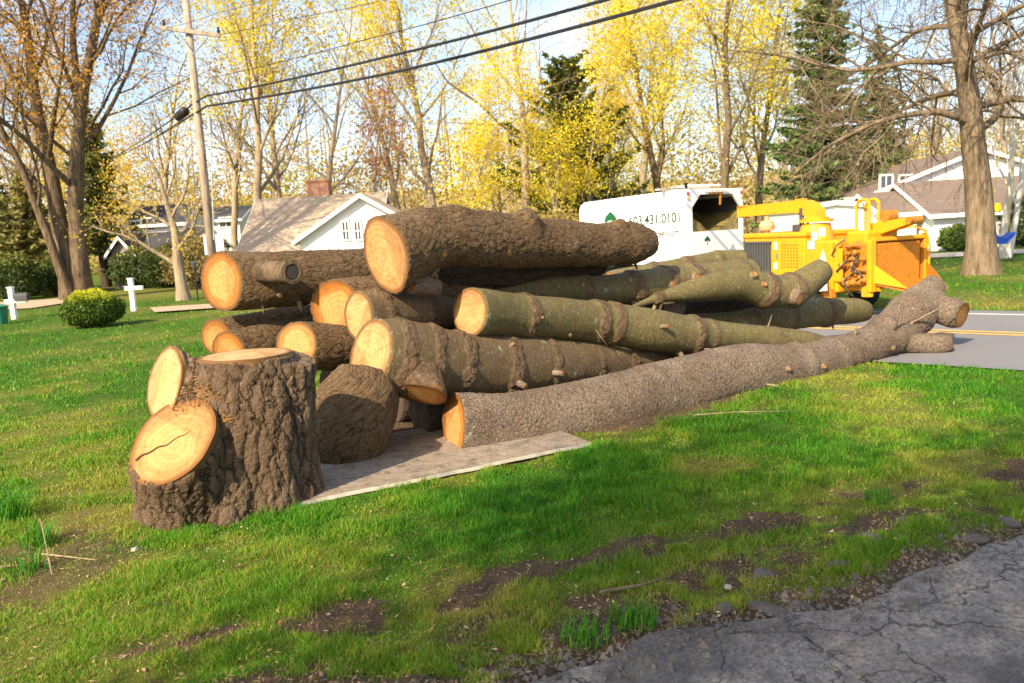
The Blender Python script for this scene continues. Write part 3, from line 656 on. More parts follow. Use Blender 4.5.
# prototypes of the spring trees behind
ty = make_tree(21, P_decid(12, 8, 7, ang=36, up=.12, l1=.5, start=.28, Lt=.78), 'tb_tan', 'lf_yellow', 22, .33, 22000, .10, .5, (0, 1))
ty2 = make_tree(22, P_decid(12, 9, 7, ang=34, up=.14, l1=.48, start=.2, Lt=.8), 'tb_brown', 'lf_yellow', 22, .30, 30000, .095, .5, (.05, 1))
tsh = make_tree(28, P_decid(12, 8, 7, ang=36, up=.12, l1=.5, start=.25, Lt=.78), 'tb_tan', 'lf_yellow', 22, .33, 13000, .14, .9, (0, 1), False)  # grown only for the added shade trees
tg = make_tree(23, P_decid(11, 8, 6, ang=40, up=.10, l1=.52, start=.22, Lt=.75), 'tb_tan', 'lf_gold', 18, .27, 18000, .095, .45, (0, 1))
tb = make_tree(24, P_decid(12, 9, 7, ang=36, up=.12, l1=.5, start=.3, Lt=.78), 'tb_tan', 'lf_scrub', 20, .32, 2200, .12, .35, (0, 1))
tb2 = make_tree(25, P_decid(10, 8, 6, ang=46, up=.08, l1=.5, start=.35, Lt=.8), 'tb_tan', None, 20, .30, 0)
tr_ = make_tree(26, P_decid(9, 7, 6, ang=40, up=.12, l1=.5, start=.25, Lt=.75), 'tb_tan', 'lf_red', 13, .2, 3000, .12, .35, (0, 1))
tp = make_tree(27, P_decid(11, 7, 5, ang=30, up=.14, l1=.4, start=.15, Lt=.85), 'tb_tan', 'lf_yellow', 13, .13, 9000, .09, .4, (0, 1))
GT = 'spring trees behind the road'
for me, lab, x, Y, rz, sc in (
    (ty, 'tall tree with bright yellow spring crown rising above the tan roofed house', 257, 56, 0.3, 1.15),
    (tb, 'tall thin twiggy tree nearly bare, right of the utility pole', 236, 62, 1.2, 1.0),
    (tb, 'pale bare twiggy tree between the brick chimney and the pole', 292, 60, 2.9, 1.1),
    (tb2, 'bare pale tree standing in front of the white gable', 338, 50, .5, .85),
    (tr_, 'slim tree with reddish buds over the white gable roof', 372, 52, 1.0, .95),
    (ty, 'airy yellow budding tree directly above the topmost log face', 446, 54, 2.2, 1.08),
    (tb, 'twiggy beige tree left of the airy yellow tree', 405, 66, 4.2, 1.1),
    (tb2, 'tall leafless pale tree with one long bare leader, left of the dark pine', 528, 46, 1.9, 1.0),
    (tg, 'golden leafy tree in front of the dark pine', 622, 58, .2, .92),
    (ty2, 'full yellow tree above the front end of the white truck', 662, 62, .9, 1.12),
    (ty2, 'tallest full yellow tree directly behind the white truck box', 716, 60, 2.6, 1.22),
    (ty2, 'full yellow tree between the truck and the tall spruce', 762, 64, 4.4, 1.15),
    (ty, 'loose yellow tree behind the left half of the truck', 636, 72, 5.2, 1.1),
    (tg, 'golden bushy tree right behind the bare leader tree', 500, 74, 3.0, .95),
    (tb, 'broad twiggy tree far behind the little pale-trunked tree', 168, 64, 1.5, 1.0),
    (tb, 'dim twiggy tree left of the old maple', 20, 60, .7, 1.0),
    (tg, 'orange-gold tree seen through the branches of the old maple', 112, 68, 2.0, 1.05),
    (tb, 'brown twiggy tree far behind the big roadside tree', 925, 66, .2, .9),
    (tb, 'brown twiggy tree at the right edge over the garage roof', 1010, 62, 3.6, .95),
    (tp, 'thin young yellow tree left of the truck, first of two', 560, 44, .4, .85),
    (tp, 'thin young yellow tree just behind the truck bumper posts', 598, 48, 2.4, .95),
    (tp, 'young yellow sapling above the middle of the long top log', 476, 42, 3.4, .8)):
    plant_tree(me, lab, foot(x, Y), rz, sc, 'deciduous_tree', GT)
# conifers
pine = conifer(31, 13.2, .32, 4.6, 20, 'lf_pine', droop=.12, per=9, dens=1.5, lsize=.2, start=.15, ragged=.4, pw=.5)
plant_tree(pine, 'dark green pine behind the golden tree, left of the truck', foot(578, 54), 0, 1.0, 'pine_tree')
spr = conifer(32, 19.0, .30, 3.9, 46, 'lf_spruce', per=9, dens=1.4, lsize=.17, start=.05)
plant_tree(spr, 'tall pointed spruce above the chipper chute', foot(824, 50), 0, 1.0, 'spruce_tree')
spr2 = conifer(33, 14.5, .26, 3.2, 34, 'lf_spruce', per=8, dens=1.0, lsize=.18, start=.05)
plant_tree(spr2, 'shorter spruce between the tall spruce and the roadside tree', foot(878, 56), 1.0, 1.0, 'spruce_tree')
hem = conifer(34, 7.5, .22, 3.0, 20, 'lf_olive', per=9, dens=1.3, lsize=.16, droop=-.42, start=.03)
plant_tree(hem, 'drooping olive hemlock at the left beside the old maple', foot(38, 46), 0, 1.0, 'hemlock_tree', 'hemlocks by the old maple')
plant_tree(hem, 'drooping hemlock cut off by the left picture edge', foot(2, 50), 2.0, 1.1, 'hemlock_tree', 'hemlocks by the old maple')
hem2 = conifer(35, 11, .3, 3.0, 22, 'lf_pine', per=8, dens=.8, lsize=.2, start=.2)
plant_tree(hem2, 'dark-trunked pine between the old maple and the left house', foot(107, 52), 0, 1.05, 'pine_tree')
# the spreading roadside tree on the right: long bare hanging limbs
Pr = dict(big=2, lv=[dict(n=10, L=.62, kids=17, start=.40, ang=70, len=.86, wob=.035, rr=.36, taper=.35, lead=.5, cone=.45),
                     dict(n=9, kids=13, start=.12, ang=48, len=.5, wob=.13, up=-.045, rr=.5, taper=.2),
                     dict(n=6, kids=9, start=.1, ang=42, len=.52, wob=.18, up=-.08, rr=.6, taper=.35),
                     dict(n=4, kids=6, start=.1, ang=42, len=.6, wob=.2, up=-.09, rr=.75, taper=.45), dict(n=3, wob=.22, up=-.05, taper=.5)])
mr = make_tree(48, Pr, 'tb_grey', 'lf_scrub', 15.5, .42, 2600, .04, .12, (0, .8), True)
plant_tree(mr, 'large bare roadside tree with thick grey trunk and long hanging twigs', foot(981, 22.5), 2.2, 1.0, 'roadside_tree')
bi = make_tree(42, P_decid(9, 6, 5, ang=34, up=.05, l1=.5, start=.2, Lt=.8), 'tb_birch', None, 10, .14, 0, trunks=[((0, 0, 0), (-.12, 0, 1), 1, 1), ((.1, 0, 0), (.32, .1, 1), .95, .8)])
plant_tree(bi, 'white forked birch beside the thick grey trunk, by the garage', foot(1004, 29), 0, 1.0, 'birch_tree')
# unseen leafy trees added behind the camera, placed and sized to shade the foreground lawn
for k, (x, y, sc, rz) in enumerate(SHADE):
    plant_tree((tsh, tsh, tsh, tsh)[k], ('added unseen shade tree behind the photographer, farthest from the driveway', 'added unseen shade tree behind the photographer, in the middle of the row', 'added unseen shade tree behind the photographer, beside the driveway mouth', 'added unseen shade tree behind the photographer, nearest the driveway asphalt')[k], (x, y, 0), rz, sc, 'deciduous_tree')
# low wooded rise far behind
hx_ = np.linspace(-260, 260, 160); hy_ = np.linspace(112, 230, 14); HX, HY = np.meshgrid(hx_, hy_); hzz = 10.5 * np.sin(np.clip((HY - 112) / 118, 0, 1) * math.pi * .75) * (.75 + .6 * fbm(np.dstack([HX * .02, HX * 0]), 3, 3)) + 2.5 * fbm(np.dstack([HX * .2, HY * .2]), 3, 4) * (HY > 113) - .2
ix = np.arange(160 * 14).reshape(14, 160); hq = np.stack([ix[:-1, :-1], ix[:-1, 1:], ix[1:, 1:], ix[1:, :-1]], -1).reshape(-1, 4)
tag(link('hill', mesh_np('hill', np.dstack([HX, HY, hzz]).reshape(-1, 3), hq, smooth=True), plain('spring_woodland_hill', (.30, .215, .10), .95, 0, .6, .35, .5)), kind='structure')
# far wood that closes the view
rng = np.random.default_rng(77); far = []
NF = 150000; fx = rng.uniform(-95, 95, NF); fy = 88 + rng.uniform(0, 16, NF) + np.abs(fx) * .05; hmax = 8 + 11 * fbm(np.stack([fx * .09, fx * 0 + 2], -1), 3, 5)
C = np.stack([fx, fy, rng.random(NF) ** 1.1 * hmax], -1); C = C[fbm(C * np.array([.22, .22, .16]), 3, 12) + rng.normal(0, .05, NF) + np.maximum(0, .5 * (1 - C[:, 2] / 15)) - .25 * np.maximum(0, C[:, 2] / 15 - .8) > .50]; v, q = leaf_quads(rng, C, .23); tnt = np.clip(fbm(C * .12, 3, 8) * 1.5 - .3 + rng.normal(0, .15, len(C)), 0, 1)
tw = [(np.array([[x, y, 0], [x + rng.normal(0, .3), y, 6], [x + rng.normal(0, .8), y, h + 4]]), np.array([.15, .11, .03])) for x, y, h in zip(fx[:150], fy[:150], hmax[:150])]
v2, q2 = tubes_np(tw, 4); V, Q, MI, T = join_parts([(v, q, 1, np.repeat(tnt, 4)), (v2, q2, 0, 0.)])
fm = mesh_np('far_wood', V, Q, mi=MI); attr(fm, 'tint', T); fo = link('far_wood', fm, [M['tb_tan'], M['lf_scrub']])
tag(fo, 'far wood of thin trunks and tan spring leaves closing the view', kind='stuff')
# shrubs
def shrub_mesh(seed, rx, ry, rz_, n, mat, lsize, top=.6, lump=.18):
    rng = np.random.default_rng(seed); d = rng.normal(size=(n, 3)); d /= np.linalg.norm(d, axis=1)[:, None]; d[:, 2] = np.abs(d[:, 2]) * rng.choice([1, 1, -.55], n)
    rr = (1 - rng.random(n) ** 2 * .45) * (1 - lump + 2 * lump * vnoise(d * 3.2 + seed, seed)); C = d * rr[:, None] * np.array([rx, ry, rz_]); C[:, 2] += rz_ * .58
    C[:, 2] = np.maximum(C[:, 2], .03)
    tint = np.clip(.10 + .2 * rng.random(n) + top * sstep(.55, 1.0, C[:, 2] / (rz_ * 1.58)) + rng.normal(0, .1, n), 0, 1)
    v, q = leaf_quads(rng, C, lsize)
    tw = [(np.array([[0, 0, 0], c * .45, c * .92]), np.array([.02, .012, .004])) for c in C[rng.integers(0, n, 90)]]
    v2, q2 = tubes_np(tw, 4); V, Q, MI, T = join_parts([(v, q, 1, np.repeat(tint, 4)), (v2, q2, 0, 0.)])
    me = mesh_np('foliage', V, Q, mi=MI); attr(me, 'tint', T); me.materials.append(M['tb_dark']); me.materials.append(M[mat]); return me
def shrub(label, loc, me, rz=0, name='shrub', group=None):
    o = bpy.data.objects.new(name, me); COL.objects.link(o); o.location = loc; o.rotation_euler = (0, 0, rz); return tag(o, label, 'shrub', group)
shrub('clipped round bush with yellow new growth on top, on the left lawn', foot(95, 22), shrub_mesh(51, .85, .8, .66, 9000, 'lf_hedge', .045, .62, .10), 0, 'clipped_bush')
shrub('round dark green shrub against the white garage wall', foot(957, 36), shrub_mesh(52, .8, .7, .75, 4500, 'lf_hedge', .06, .12), 0)
sd = shrub_mesh(53, 1.6, 1.3, 1.5, 4200, 'lf_pine', .10, .35); sy = shrub_mesh(54, 1.5, 1.3, 1.6, 3200, 'lf_yellow', .11, .1, .3); sb = shrub_mesh(55, 1.9, 1.5, 1.9, 3600, 'lf_scrub', .09, .1, .35)
for me, lab, x, Y, rz, nm in ((sd, 'dark rounded evergreen shrub by the left house bay window', 139, 47, 0, 'evergreen_shrub'), (sd, 'dark evergreen shrub between hemlock and old maple', 62, 45, 2, 'evergreen_shrub'), (sd, 'evergreen shrub right of the left house window', 172, 46, 4, 'evergreen_shrub'),
                          (sb, 'tan brushy shrub beside the pale tree trunk', 200, 42, 1, 'brush_shrub'), (sd, 'dark evergreen shrub at the far left behind the mailbox', 18, 42, 5, 'evergreen_shrub'),
                          (sb, 'tan brushy shrub left of the truck front', 545, 40, 0, 'brush_shrub'), (sb, 'tan brushy shrub under the bare leader tree', 510, 44, 2, 'brush_shrub'), (sb, 'tan brushy shrub by the white gable', 432, 46, 4, 'brush_shrub'), (sb, 'tan brush between truck and gable house', 575, 42, 5, 'brush_shrub'), (sy, 'yellow brush behind the top log', 480, 50, 2, 'yellow_shrub'), (sy, 'yellow brush at the back of the truck front corner', 600, 46, 1, 'yellow_shrub')):
    shrub(lab, foot(x, Y), me, rz, nm)
shrub('dark shrub at the right picture edge by the garage', foot(1024, 37), sd, 1, 'evergreen_shrub')

# ------------------------------------------------------------------ houses
def wall_frame(o2, Y):  # helper: local axis-aligned house root
    return o2
def window(par, c, w, h, face='-y', mull=1, trim='white'):
    """window > pane; face -y looks at the camera"""
    f = MB(); x, y, z = c; t_ = .09
    for dx, dz, sx, sz in ((0, h / 2, w + t_, t_), (0, -h / 2, w + t_ * 1.6, t_), (-w / 2, 0, t_, h), (w / 2, 0, t_, h)): f.box((x + dx, y - .03, z + dz), (sx, .09, sz))
    for k in range(mull): f.box((x - w / 2 + w * (k + 1) / (mull + 1), y - .02, z), (.05, .06, h))
    f.box((x, y - .02, z), (w, .055, .045))
    fo_ = f.build('window', M[trim], par, False); p = MB(); p.box((x, y + .0, z), (w, .04, h)); p.build('pane', M['glass'], fo_, False); return fo_
def gable_house(root, x0, x1, y0, y1, eave, ridge, wallmat, roofmat, axis='x', over=.35, name=''):
    """box with a gable roof; ridge runs along axis"""
    w = MB(); xm, ym = (x0 + x1) / 2, (y0 + y1) / 2; h = eave
    if axis == 'x':
        w.prism([(x0, y0, 0), (x0, y1, 0), (x0, y1, h), (x0, ym, ridge - .06), (x0, y0, h)], (x1 - x0, 0, 0))
        e = [((x0 - over, y0 - over), (x0 - over, ym), 1)]
        sl_ = (ridge - eave) / (ym - y0); ez = eave - over * sl_
        r = MB()
        for s in (-1, 1):
            yo = y0 - over if s < 0 else y1 + over
            r.prism([(x0 - over, yo, ez + .02), (x0 - over, ym, ridge + .02), (x0 - over, ym, ridge + .16), (x0 - over, yo, ez + .16)], (x1 - x0 + 2 * over, 0, 0))
        f = MB(); f.box((xm, y0 - over - .02, ez + .06), (x1 - x0 + 2 * over, .05, .2))
        for xx in (x0 - over - .02, x1 + over + .02):
            for s in (-1, 1):
                yo = y0 - over if s < 0 else y1 + over
                f.prism([(xx - .03, yo, ez - .06), (xx - .03, ym, ridge - .06), (xx - .03, ym, ridge + .12), (xx - .03, yo, ez + .12)], (.06, 0, 0))
    else:
        w.prism([(x0, y0, 0), (x1, y0, 0), (x1, y0, h), (xm, y0, ridge - .06), (x0, y0, h)], (0, y1 - y0, 0))
        sl_ = (ridge - eave) / (xm - x0); ez = eave - over * sl_; r = MB()
        for s in (-1, 1):
            xo = x0 - over if s < 0 else x1 + over
            r.prism([(xo, y0 - over, ez + .02), (xm, y0 - over, ridge + .02), (xm, y0 - over, ridge + .16), (xo, y0 - over, ez + .16)], (0, y1 - y0 + 2 * over, 0))
        f = MB()
        for s in (-1, 1):
            xo = x0 - over if s < 0 else x1 + over
            f.prism([(xo, y0 - over - .05, ez - .08), (xm, y0 - over - .05, ridge - .08), (xm, y0 - over - .05, ridge + .14), (xo, y0 - over - .05, ez + .14)], (0, .05, 0))
            f.box((xo, (y0 + y1) / 2, ez + .05), (.05, y1 - y0 + 2 * over, .2))
    wo_ = w.build('wall', M[wallmat], root, False); ro = r.build('roof', M[roofmat], root, False); f.build('trim', M['white'], root, False); return wo_, ro
# right: white house with a brown roofed garage wing
Yh = 37.0; hx = lambda x, Y=Yh: at(x, horizon(x), Y)[0]
hz = lambda x, y, Y=Yh: at(x, y, Y)[2]
hr = thing('white_house', 'white clapboard house with brown roofed garage wing, behind the roadside tree', 'house', (0, 0, 0))
ev, rg = hz(945, 214), hz(924, 190, Yh + 2.6)
gable_house(hr, hx(934), hx(1150), Yh, Yh + 6.5, ev, rg + .3, 'siding', 'roof_brown', 'x', .3)
gable_house(hr, hx(893), hx(933) - .35, Yh + .8, Yh + 5.5, hz(900, 214, Yh + .8), hz(900, 194, Yh + 3), 'siding', 'roof_brown', 'x', .25)
gable_house(hr, hx(872, 44), hx(1095, 44), 44.5, 52, hz(872, 196, 44.5), hz(985, 150, 44.5), 'siding', 'roof_brown', 'y', .3)
for xx in (886, 905): window(hr, (hx(xx, 44.4), 44.42, hz(xx, 189, 44.4)), .7, 1.5, trim='white')
gable_house(hr, hx(806, 39.5), hx(872, 39.5), 40, 45.5, hz(840, 207, 40), hz(840, 203, 40), 'siding', 'roof_brown', 'y', .15)
# centre: low house with a tan roof, white front gable and brick chimney
Yc = 44.0
hc = thing('gabled_house', 'low house with broad tan roof, white front gable and brick chimney', 'house', (0, 0, 0))
hx2 = lambda x, Y=Yc: at(x, horizon(x), Y)[0]; hz2 = lambda x, y, Y=Yc: at(x, y, Y)[2]
gable_house(hc, hx2(244, 45), hx2(372, 45), 45, 54, hz2(270, 250, 45), hz2(340, 197, 49.5), 'siding', 'roof_tan', 'x', .4)
gable_house(hc, hx2(304), hx2(430), Yc - .8, Yc + 6, hz2(304, 240), hz2(366, 197), 'siding', 'roof_tan', 'y', .35)
for xx in (347, 359): window(hc, (hx2(xx, 43.2), 43.18, hz2(xx, 231)), .38, 1.0)
window(hc, (hx2(395, 43.2), 43.18, hz2(395, 232)), .9, 1.0)
k = MB(); cx0, cx1 = hx2(313, 50), hx2(335, 50); k.box(((cx0 + cx1) / 2, 50, hz2(322, 182, 50) / 2), (cx1 - cx0, .9, hz2(322, 182, 50))); k.box(((cx0 + cx1) / 2, 50, hz2(322, 182, 50) + .06), (cx1 - cx0 + .14, 1.04, .14))
k.build('chimney', M['brick'], hc, False)
# left: stone house with dark roof and white dormers
Yl = 50.0
hl = thing('stone_house', 'grey stone house with dark roof and white upper storey, at the far left lawn', 'house', (0, 0, 0))
hx3 = lambda x, Y=Yl: at(x, horizon(x), Y)[0]; hz3 = lambda x, y, Y=Yl: at(x, y, Y)[2]
gable_house(hl, hx3(122), hx3(186), Yl, Yl + 7, hz3(150, 250), hz3(160, 232, 53), 'stonewall', 'roof_dark', 'x', .4)
gable_house(hl, hx3(132, 53), hx3(186, 53), 53, 58, hz3(160, 224, 53), hz3(160, 207, 55), 'siding', 'roof_dark', 'x', .3)
gable_house(hl, hx3(122), hx3(143), Yl - 1.3, Yl + 4, hz3(130, 251), hz3(132, 238), 'stonewall', 'roof_dark', 'y', .3)
window(hl, (hx3(158), Yl - .02, hz3(158, 260)), 1.15, 1.0); window(hl, (hx3(131, 48.7), Yl - 1.32, hz3(131, 262)), .95, .95, mull=2)
window(hl, (hx3(152, 53), 52.98, hz3(152, 224, 53)), .8, .8); window(hl, (hx3(140, 53), 52.98, hz3(140, 226, 53)), .7, .7)
# far white house beside the pole
hf = thing('far_white_house', 'small far white house showing between the pole and the yellow tree', 'house', (0, 0, 0))
gable_house(hf, hx3(196, 66), hx3(242, 66), 66, 72, hz3(225, 220, 66), hz3(225, 208, 68), 'siding', 'roof_dark', 'x', .3)
window(hf, (hx3(229, 66), 65.98, hz3(229, 221, 66) - .1), 1.1, .8)

# ------------------------------------------------------------------ utility pole, wires, mailboxes, small yard things
pb = foot(217, 30); ptop = at(184, -18, 30)
up_ = thing('utility_pole', 'weathered wooden utility pole with crossarm, leaning slightly left', 'utility pole', pb)
q = MB(); q.tube([pb, np.array(pb) * .5 + ptop * .5, ptop], [.17, .145, .11], 14); q.build('pole_shaft', M['pole'], up_, True, True)
pa, pb_ = at(163, 29, 30), at(222, 37, 30); q = MB()
dv = Vector(pb_ - pa); ang = math.atan2(dv.z, dv.x); q.box((pa + pb_) / 2 + np.array([0, -.2, 0]), (dv.length, .11, .13), ry=-ang); ca = q.build('crossarm', M['pole'], up_)
for s_ in (164.5, 219):
    p = at(s_, 29.5 if s_ < 180 else 36.5, 29.8); q = MB(); q.lathe(p, (0, 0, 1), [(0.06, .03), (.1, .02), (.14, .055), (.2, .065), (.24, .03), (.3, .05), (.33, .02)], 12); q.build('insulator', M['wire'], up_)
q = MB(); c_ = at(194, 54, 29.8)
for s_, yy in ((179, 34), (208, 37)): q.tube([c_, at(s_, yy, 29.8)], .025, 6)
q.build('brace', M['chrome'], up_)
q = MB(); q.tube([at(209, 118, 29.8), at(210.5, 134, 29.8)], .085, 10); q.tube([at(210.5, 134, 29.8), at(214, 240, 29.8)], .025, 6); q.build('conduit', M['chrome'], up_)
def wire(label, pts, r, name='overhead_wire', mat='wire'):
    P = [Vector(p) for p in pts]; out = []
    for a, b_ in zip(P[:-1], P[1:]):
        L = (b_ - a).length
        for k in range(16): u = k / 16; p = a.lerp(b_, u); p.z -= L * .012 * 4 * u * (1 - u) * (1 if len(P) < 4 else .3); out.append(p)
    out.append(P[-1]); q = MB(); q.tube(out, r, 6); return tag(q.build(name, M[mat]), label, 'wire', 'overhead wires on the pole')
wire('upper of the two thick black cables running right from the pole', [at(112, 158, 55), at(193, 104, 30), at(206, 96, 29.6), at(390, 56, 20.5), at(612, -2, 14.5), at(700, -28, 13)], .032)
wire('lower of the two thick black cables running right from the pole', [at(112, 159, 55.2), at(192, 115, 30), at(207, 106, 29.6), at(400, 71, 20.5), at(680, -1, 14.5), at(760, -24, 13)], .036)
wire('thin black wire arching above the two thick cables', [at(104, 160, 55), at(194, 95, 30), at(210, 78, 29.6), at(360, 41, 21), at(514, -1, 16), at(600, -28, 14)], .011)
wire('faint topmost wire leaving the right end of the crossarm', [at(220, 35, 29.8), at(290, 19, 26), at(372, 3, 22), at(450, -14, 20)], .008)
wire('faint wire leaving the left end of the crossarm', [at(165, 28, 29.8), at(220, 12, 27), at(280, -6, 24)], .008)
q = MB(); p0, p1 = at(178, 117, 33), at(189, 108, 31); q.lathe(p0, Vector(p1 - p0), [(-.05, .03), (0, .16), (.1, .18), (float(np.linalg.norm(p1 - p0)) - .9, .18), (float(np.linalg.norm(p1 - p0)) - .8, .16)], 12)
tag(q.build('splice_case', M['wire'], None, True, True), 'black cable splice case hanging on the wires left of the pole', 'splice case')
sg = thing('road_sign', 'grey back of a square sign behind the foot of the utility pole', 'sign', foot(214, 30.8))
a_, b_ = at(203, 235, 30.8), at(225, 254, 30.8); q = MB(); q.bbox((a_ + b_) / 2, (b_[0] - a_[0], .02, a_[2] - b_[2]), .008); q.build('sign_panel', M['galv'], sg)
q = MB(); q.box(((a_[0] + b_[0]) / 2, 30.85, a_[2] / 2), (.06, .05, a_[2])); q.build('post', M['galv'], sg)
def cross_post(label, x, y0, ytop, Y, arm, bar_y, box=None):
    f0 = at(x, y0, Y); f0[2] = 0; tp_ = at(x, ytop, Y); r = thing('mailbox_post', label, 'mailbox post', f0)
    q = MB(); w = .15; q.bbox((f0[0], f0[1], tp_[2] / 2 - .1), (w, w, tp_[2] + .2), .012); q.prism([(f0[0] - w / 2 - .02, f0[1] - w / 2 - .02, tp_[2]), (f0[0] + w / 2 + .02, f0[1] - w / 2 - .02, tp_[2]), (f0[0] + w / 2 + .02, f0[1] + w / 2 + .02, tp_[2]), (f0[0] - w / 2 - .02, f0[1] + w / 2 + .02, tp_[2])], (0, 0, .04)); q.build('post', M['white'], r)
    a, b_ = at(arm[0], bar_y, Y), at(arm[1], bar_y, Y); q = MB(); q.bbox(((a[0] + b_[0]) / 2, f0[1], (a[2] + b_[2]) / 2), (b_[0] - a[0], .13, .13), .012); q.build('arm', M['white'], r)
    if box:
        a, b_ = at(box[0], box[1], Y), at(box[2], box[3], Y); q = MB(); h = a[2] - b_[2]; n = 8
        pr = [(a[0], f0[1] - .12, b_[2]), (a[0], f0[1] + .12, b_[2])] + [(a[0], f0[1] + .12 * math.cos(math.pi * k / n), b_[2] + h * .55 + h * .45 * math.sin(math.pi * k / n)) for k in range(n + 1)]
        q.prism(pr, (b_[0] - a[0], 0, 0)); q.build('mailbox', M['dark'], r)
cross_post('white cross-shaped mailbox post without a box, right of the clipped bush', 133.5, 305, 279, 28, (125, 143), 288)
cross_post('white mailbox post carrying a dark box, at the far left edge', 13, 306, 288, 27, (5, 27), 301, (15, 293, 29, 300))
q = MB(); p = foot(0, 25); q.lathe(p, (0, 0, 1), [(0, .22), (.5, .27), (.52, .30), (.56, .30), (.62, .12)], 16); tag(q.build('recycling_bin', M['bin'], None, True), 'green plastic bin cut off by the left picture edge', 'bin')
lp = foot(198, 31); r = thing('yard_lamp', 'thin black yard lamp post standing between pale tree and pole', 'lamp post', lp)
q = MB(); q.tube([lp, (lp[0], lp[1], 1.25)], .03, 8); q.build('post', M['wire'], r); q = MB(); q.lathe((lp[0], lp[1], 1.25), (0, 0, 1), [(0, .05), (.03, .08), (.2, .1), (.22, .12), (.3, .02)], 10); q.build('lantern', M['glass'], r)
q = MB(); p = at(1000, 236, 27); sx = .55
for (dx, z0, z1) in ((-.5, 0, .0),): q.prism([(p[0] - .42, p[1] - .2, p[2] + .22), (p[0] - .3, p[1] - .2, p[2] - .22), (p[0] + .1, p[1] - .2, p[2] - .27), (p[0] + .42, p[1] - .2, p[2] + .05), (p[0] + .38, p[1] - .2, p[2] + .12), (p[0] + .08, p[1] - .2, p[2] - .08), (p[0] - .2, p[1] - .2, p[2] + .02), (p[0] - .3, p[1] - .2, p[2] + .24)], (0, .4, 0))
sw = thing('toddler_swing', 'blue toddler swing seat hanging by the birch', 'swing', p); q.build('seat', M['blue'], sw)
q = MB()
for dx in (-.35, .35): q.tube([(p[0] + dx, p[1], p[2] + .1), (p[0] + dx * .2, p[1], p[2] + 2.9)], .012, 6)
q.build('rope', M['bright_yellow'], sw); q = MB(); q.bbox((p[0] - .12, p[1] - .05, p[2] + .95), (.2, .2, .3), .05); q.build('rope_grip', M['bright_yellow'], sw)
def path_strip(name, px, z, mat):
    P = [gp(*k) for k in px]; q = MB(); q.add([(p_[0], p_[1], z) for p_ in P], [tuple(range(len(P)))]); return tag(q.build(name, mat), kind='structure')
pm = plain('bare_tan_path', (.40, .27, .18), .95, 0, .25, 3, .3)
path_strip('path', [(150, 308.5), (212, 304.5), (330, 301), (330, 305), (212, 309), (155, 313)], .035, pm)
path_strip('path', [(-40, 304), (20, 302), (66, 298.5), (66, 303.5), (30, 309), (-40, 312)], .035, pm)
path_strip('path', [(905, 255.5), (1100, 246), (1100, 250), (905, 260)], .035, plain('pale_pavement', (.48, .40, .32), .9, 0, .1, 2))

#@@PILE_START
# ------------------------------------------------------------------ logs
def catmull(P, step):
    P = np.asarray(P, float); Q = np.vstack([2 * P[0] - P[1], P, 2 * P[-1] - P[-2]]); out = []
    for i in range(len(P) - 1):
        a, b_, c, d = Q[i:i + 4]; n = max(2, int(np.linalg.norm(c[:3] - b_[:3]) / step)); u = np.arange(n)[:, None] / n
        out.append(.5 * (2 * b_ + (c - a) * u + (2 * a - 5 * b_ + 4 * c - d) * u ** 2 + (-a + 3 * b_ - 3 * c + d) * u ** 3))
    out.append(P[-1:]); return np.vstack(out)
def log_surface(ctrl, seg, step, seed, lump=.05, sq=(1, 1), whorls=(), whorl_amp=.05, flare=0):
    """centre line with radii -> rings of points, straightened bark coordinates, whorl weights"""
    C = catmull(ctrl, step); P, R = C[:, :3], C[:, 3]; n = len(P)
    T = np.gradient(P, axis=0); T /= np.linalg.norm(T, axis=1)[:, None]
    up = np.array([0, 0, 1.0]); e1 = np.cross(T, up); e1 /= np.linalg.norm(e1, axis=1)[:, None]; e2 = np.cross(e1, T)
    s = np.concatenate([[0], np.cumsum(np.linalg.norm(np.diff(P, axis=0), axis=1))]); th = np.arange(seg) * 2 * math.pi / seg
    ct, st = np.cos(th), np.sin(th); Rm = R.mean()
    cyl = np.stack([np.broadcast_to(ct * Rm, (n, seg)), np.broadcast_to(st * Rm, (n, seg)), np.broadcast_to(s[:, None], (n, seg))], -1)
    k = 1 + lump * 2 * (fbm(cyl * np.array([2.2, 2.2, 1.1]) / max(Rm, .12) * .35 + seed * 7.3, 3, seed) - .5) * 1.6
    wh = np.zeros((n, seg)); w = np.zeros(n)
    for (ws_, wa_) in whorls:
        g = np.exp(-((s[:, None] - ws_ * s[-1] - .05 * (vnoise(cyl[..., :2] * 9 + seed, seed) - .5)) / (.055 + .25 * Rm * .4)) ** 2); wh = np.maximum(wh, g * wa_)
    k = k + whorl_amp * wh
    rad = R[:, None] * k; pos = P[:, None] + (e1[:, None] * ct[None, :, None] * sq[0] + e2[:, None] * st[None, :, None] * sq[1]) * rad[..., None]
    return P, T, pos, cyl, wh, s
def cut_end(pos, P, T, first, normal, blend):
    """shear the end of the log so that its rim lies in the cutting plane"""
    i0 = 0 if first else -1; c = P[i0]; n = np.asarray(normal, float); n = n / np.linalg.norm(n); t_ = T[i0]
    d = np.linalg.norm(P - c, axis=1); w = np.clip(1 - d / blend, 0, 1) ** 1.0
    off = -((pos[i0] - c) @ n) / (t_ @ n); return pos + (w[:, None] * off[None])[..., None] * t_, n
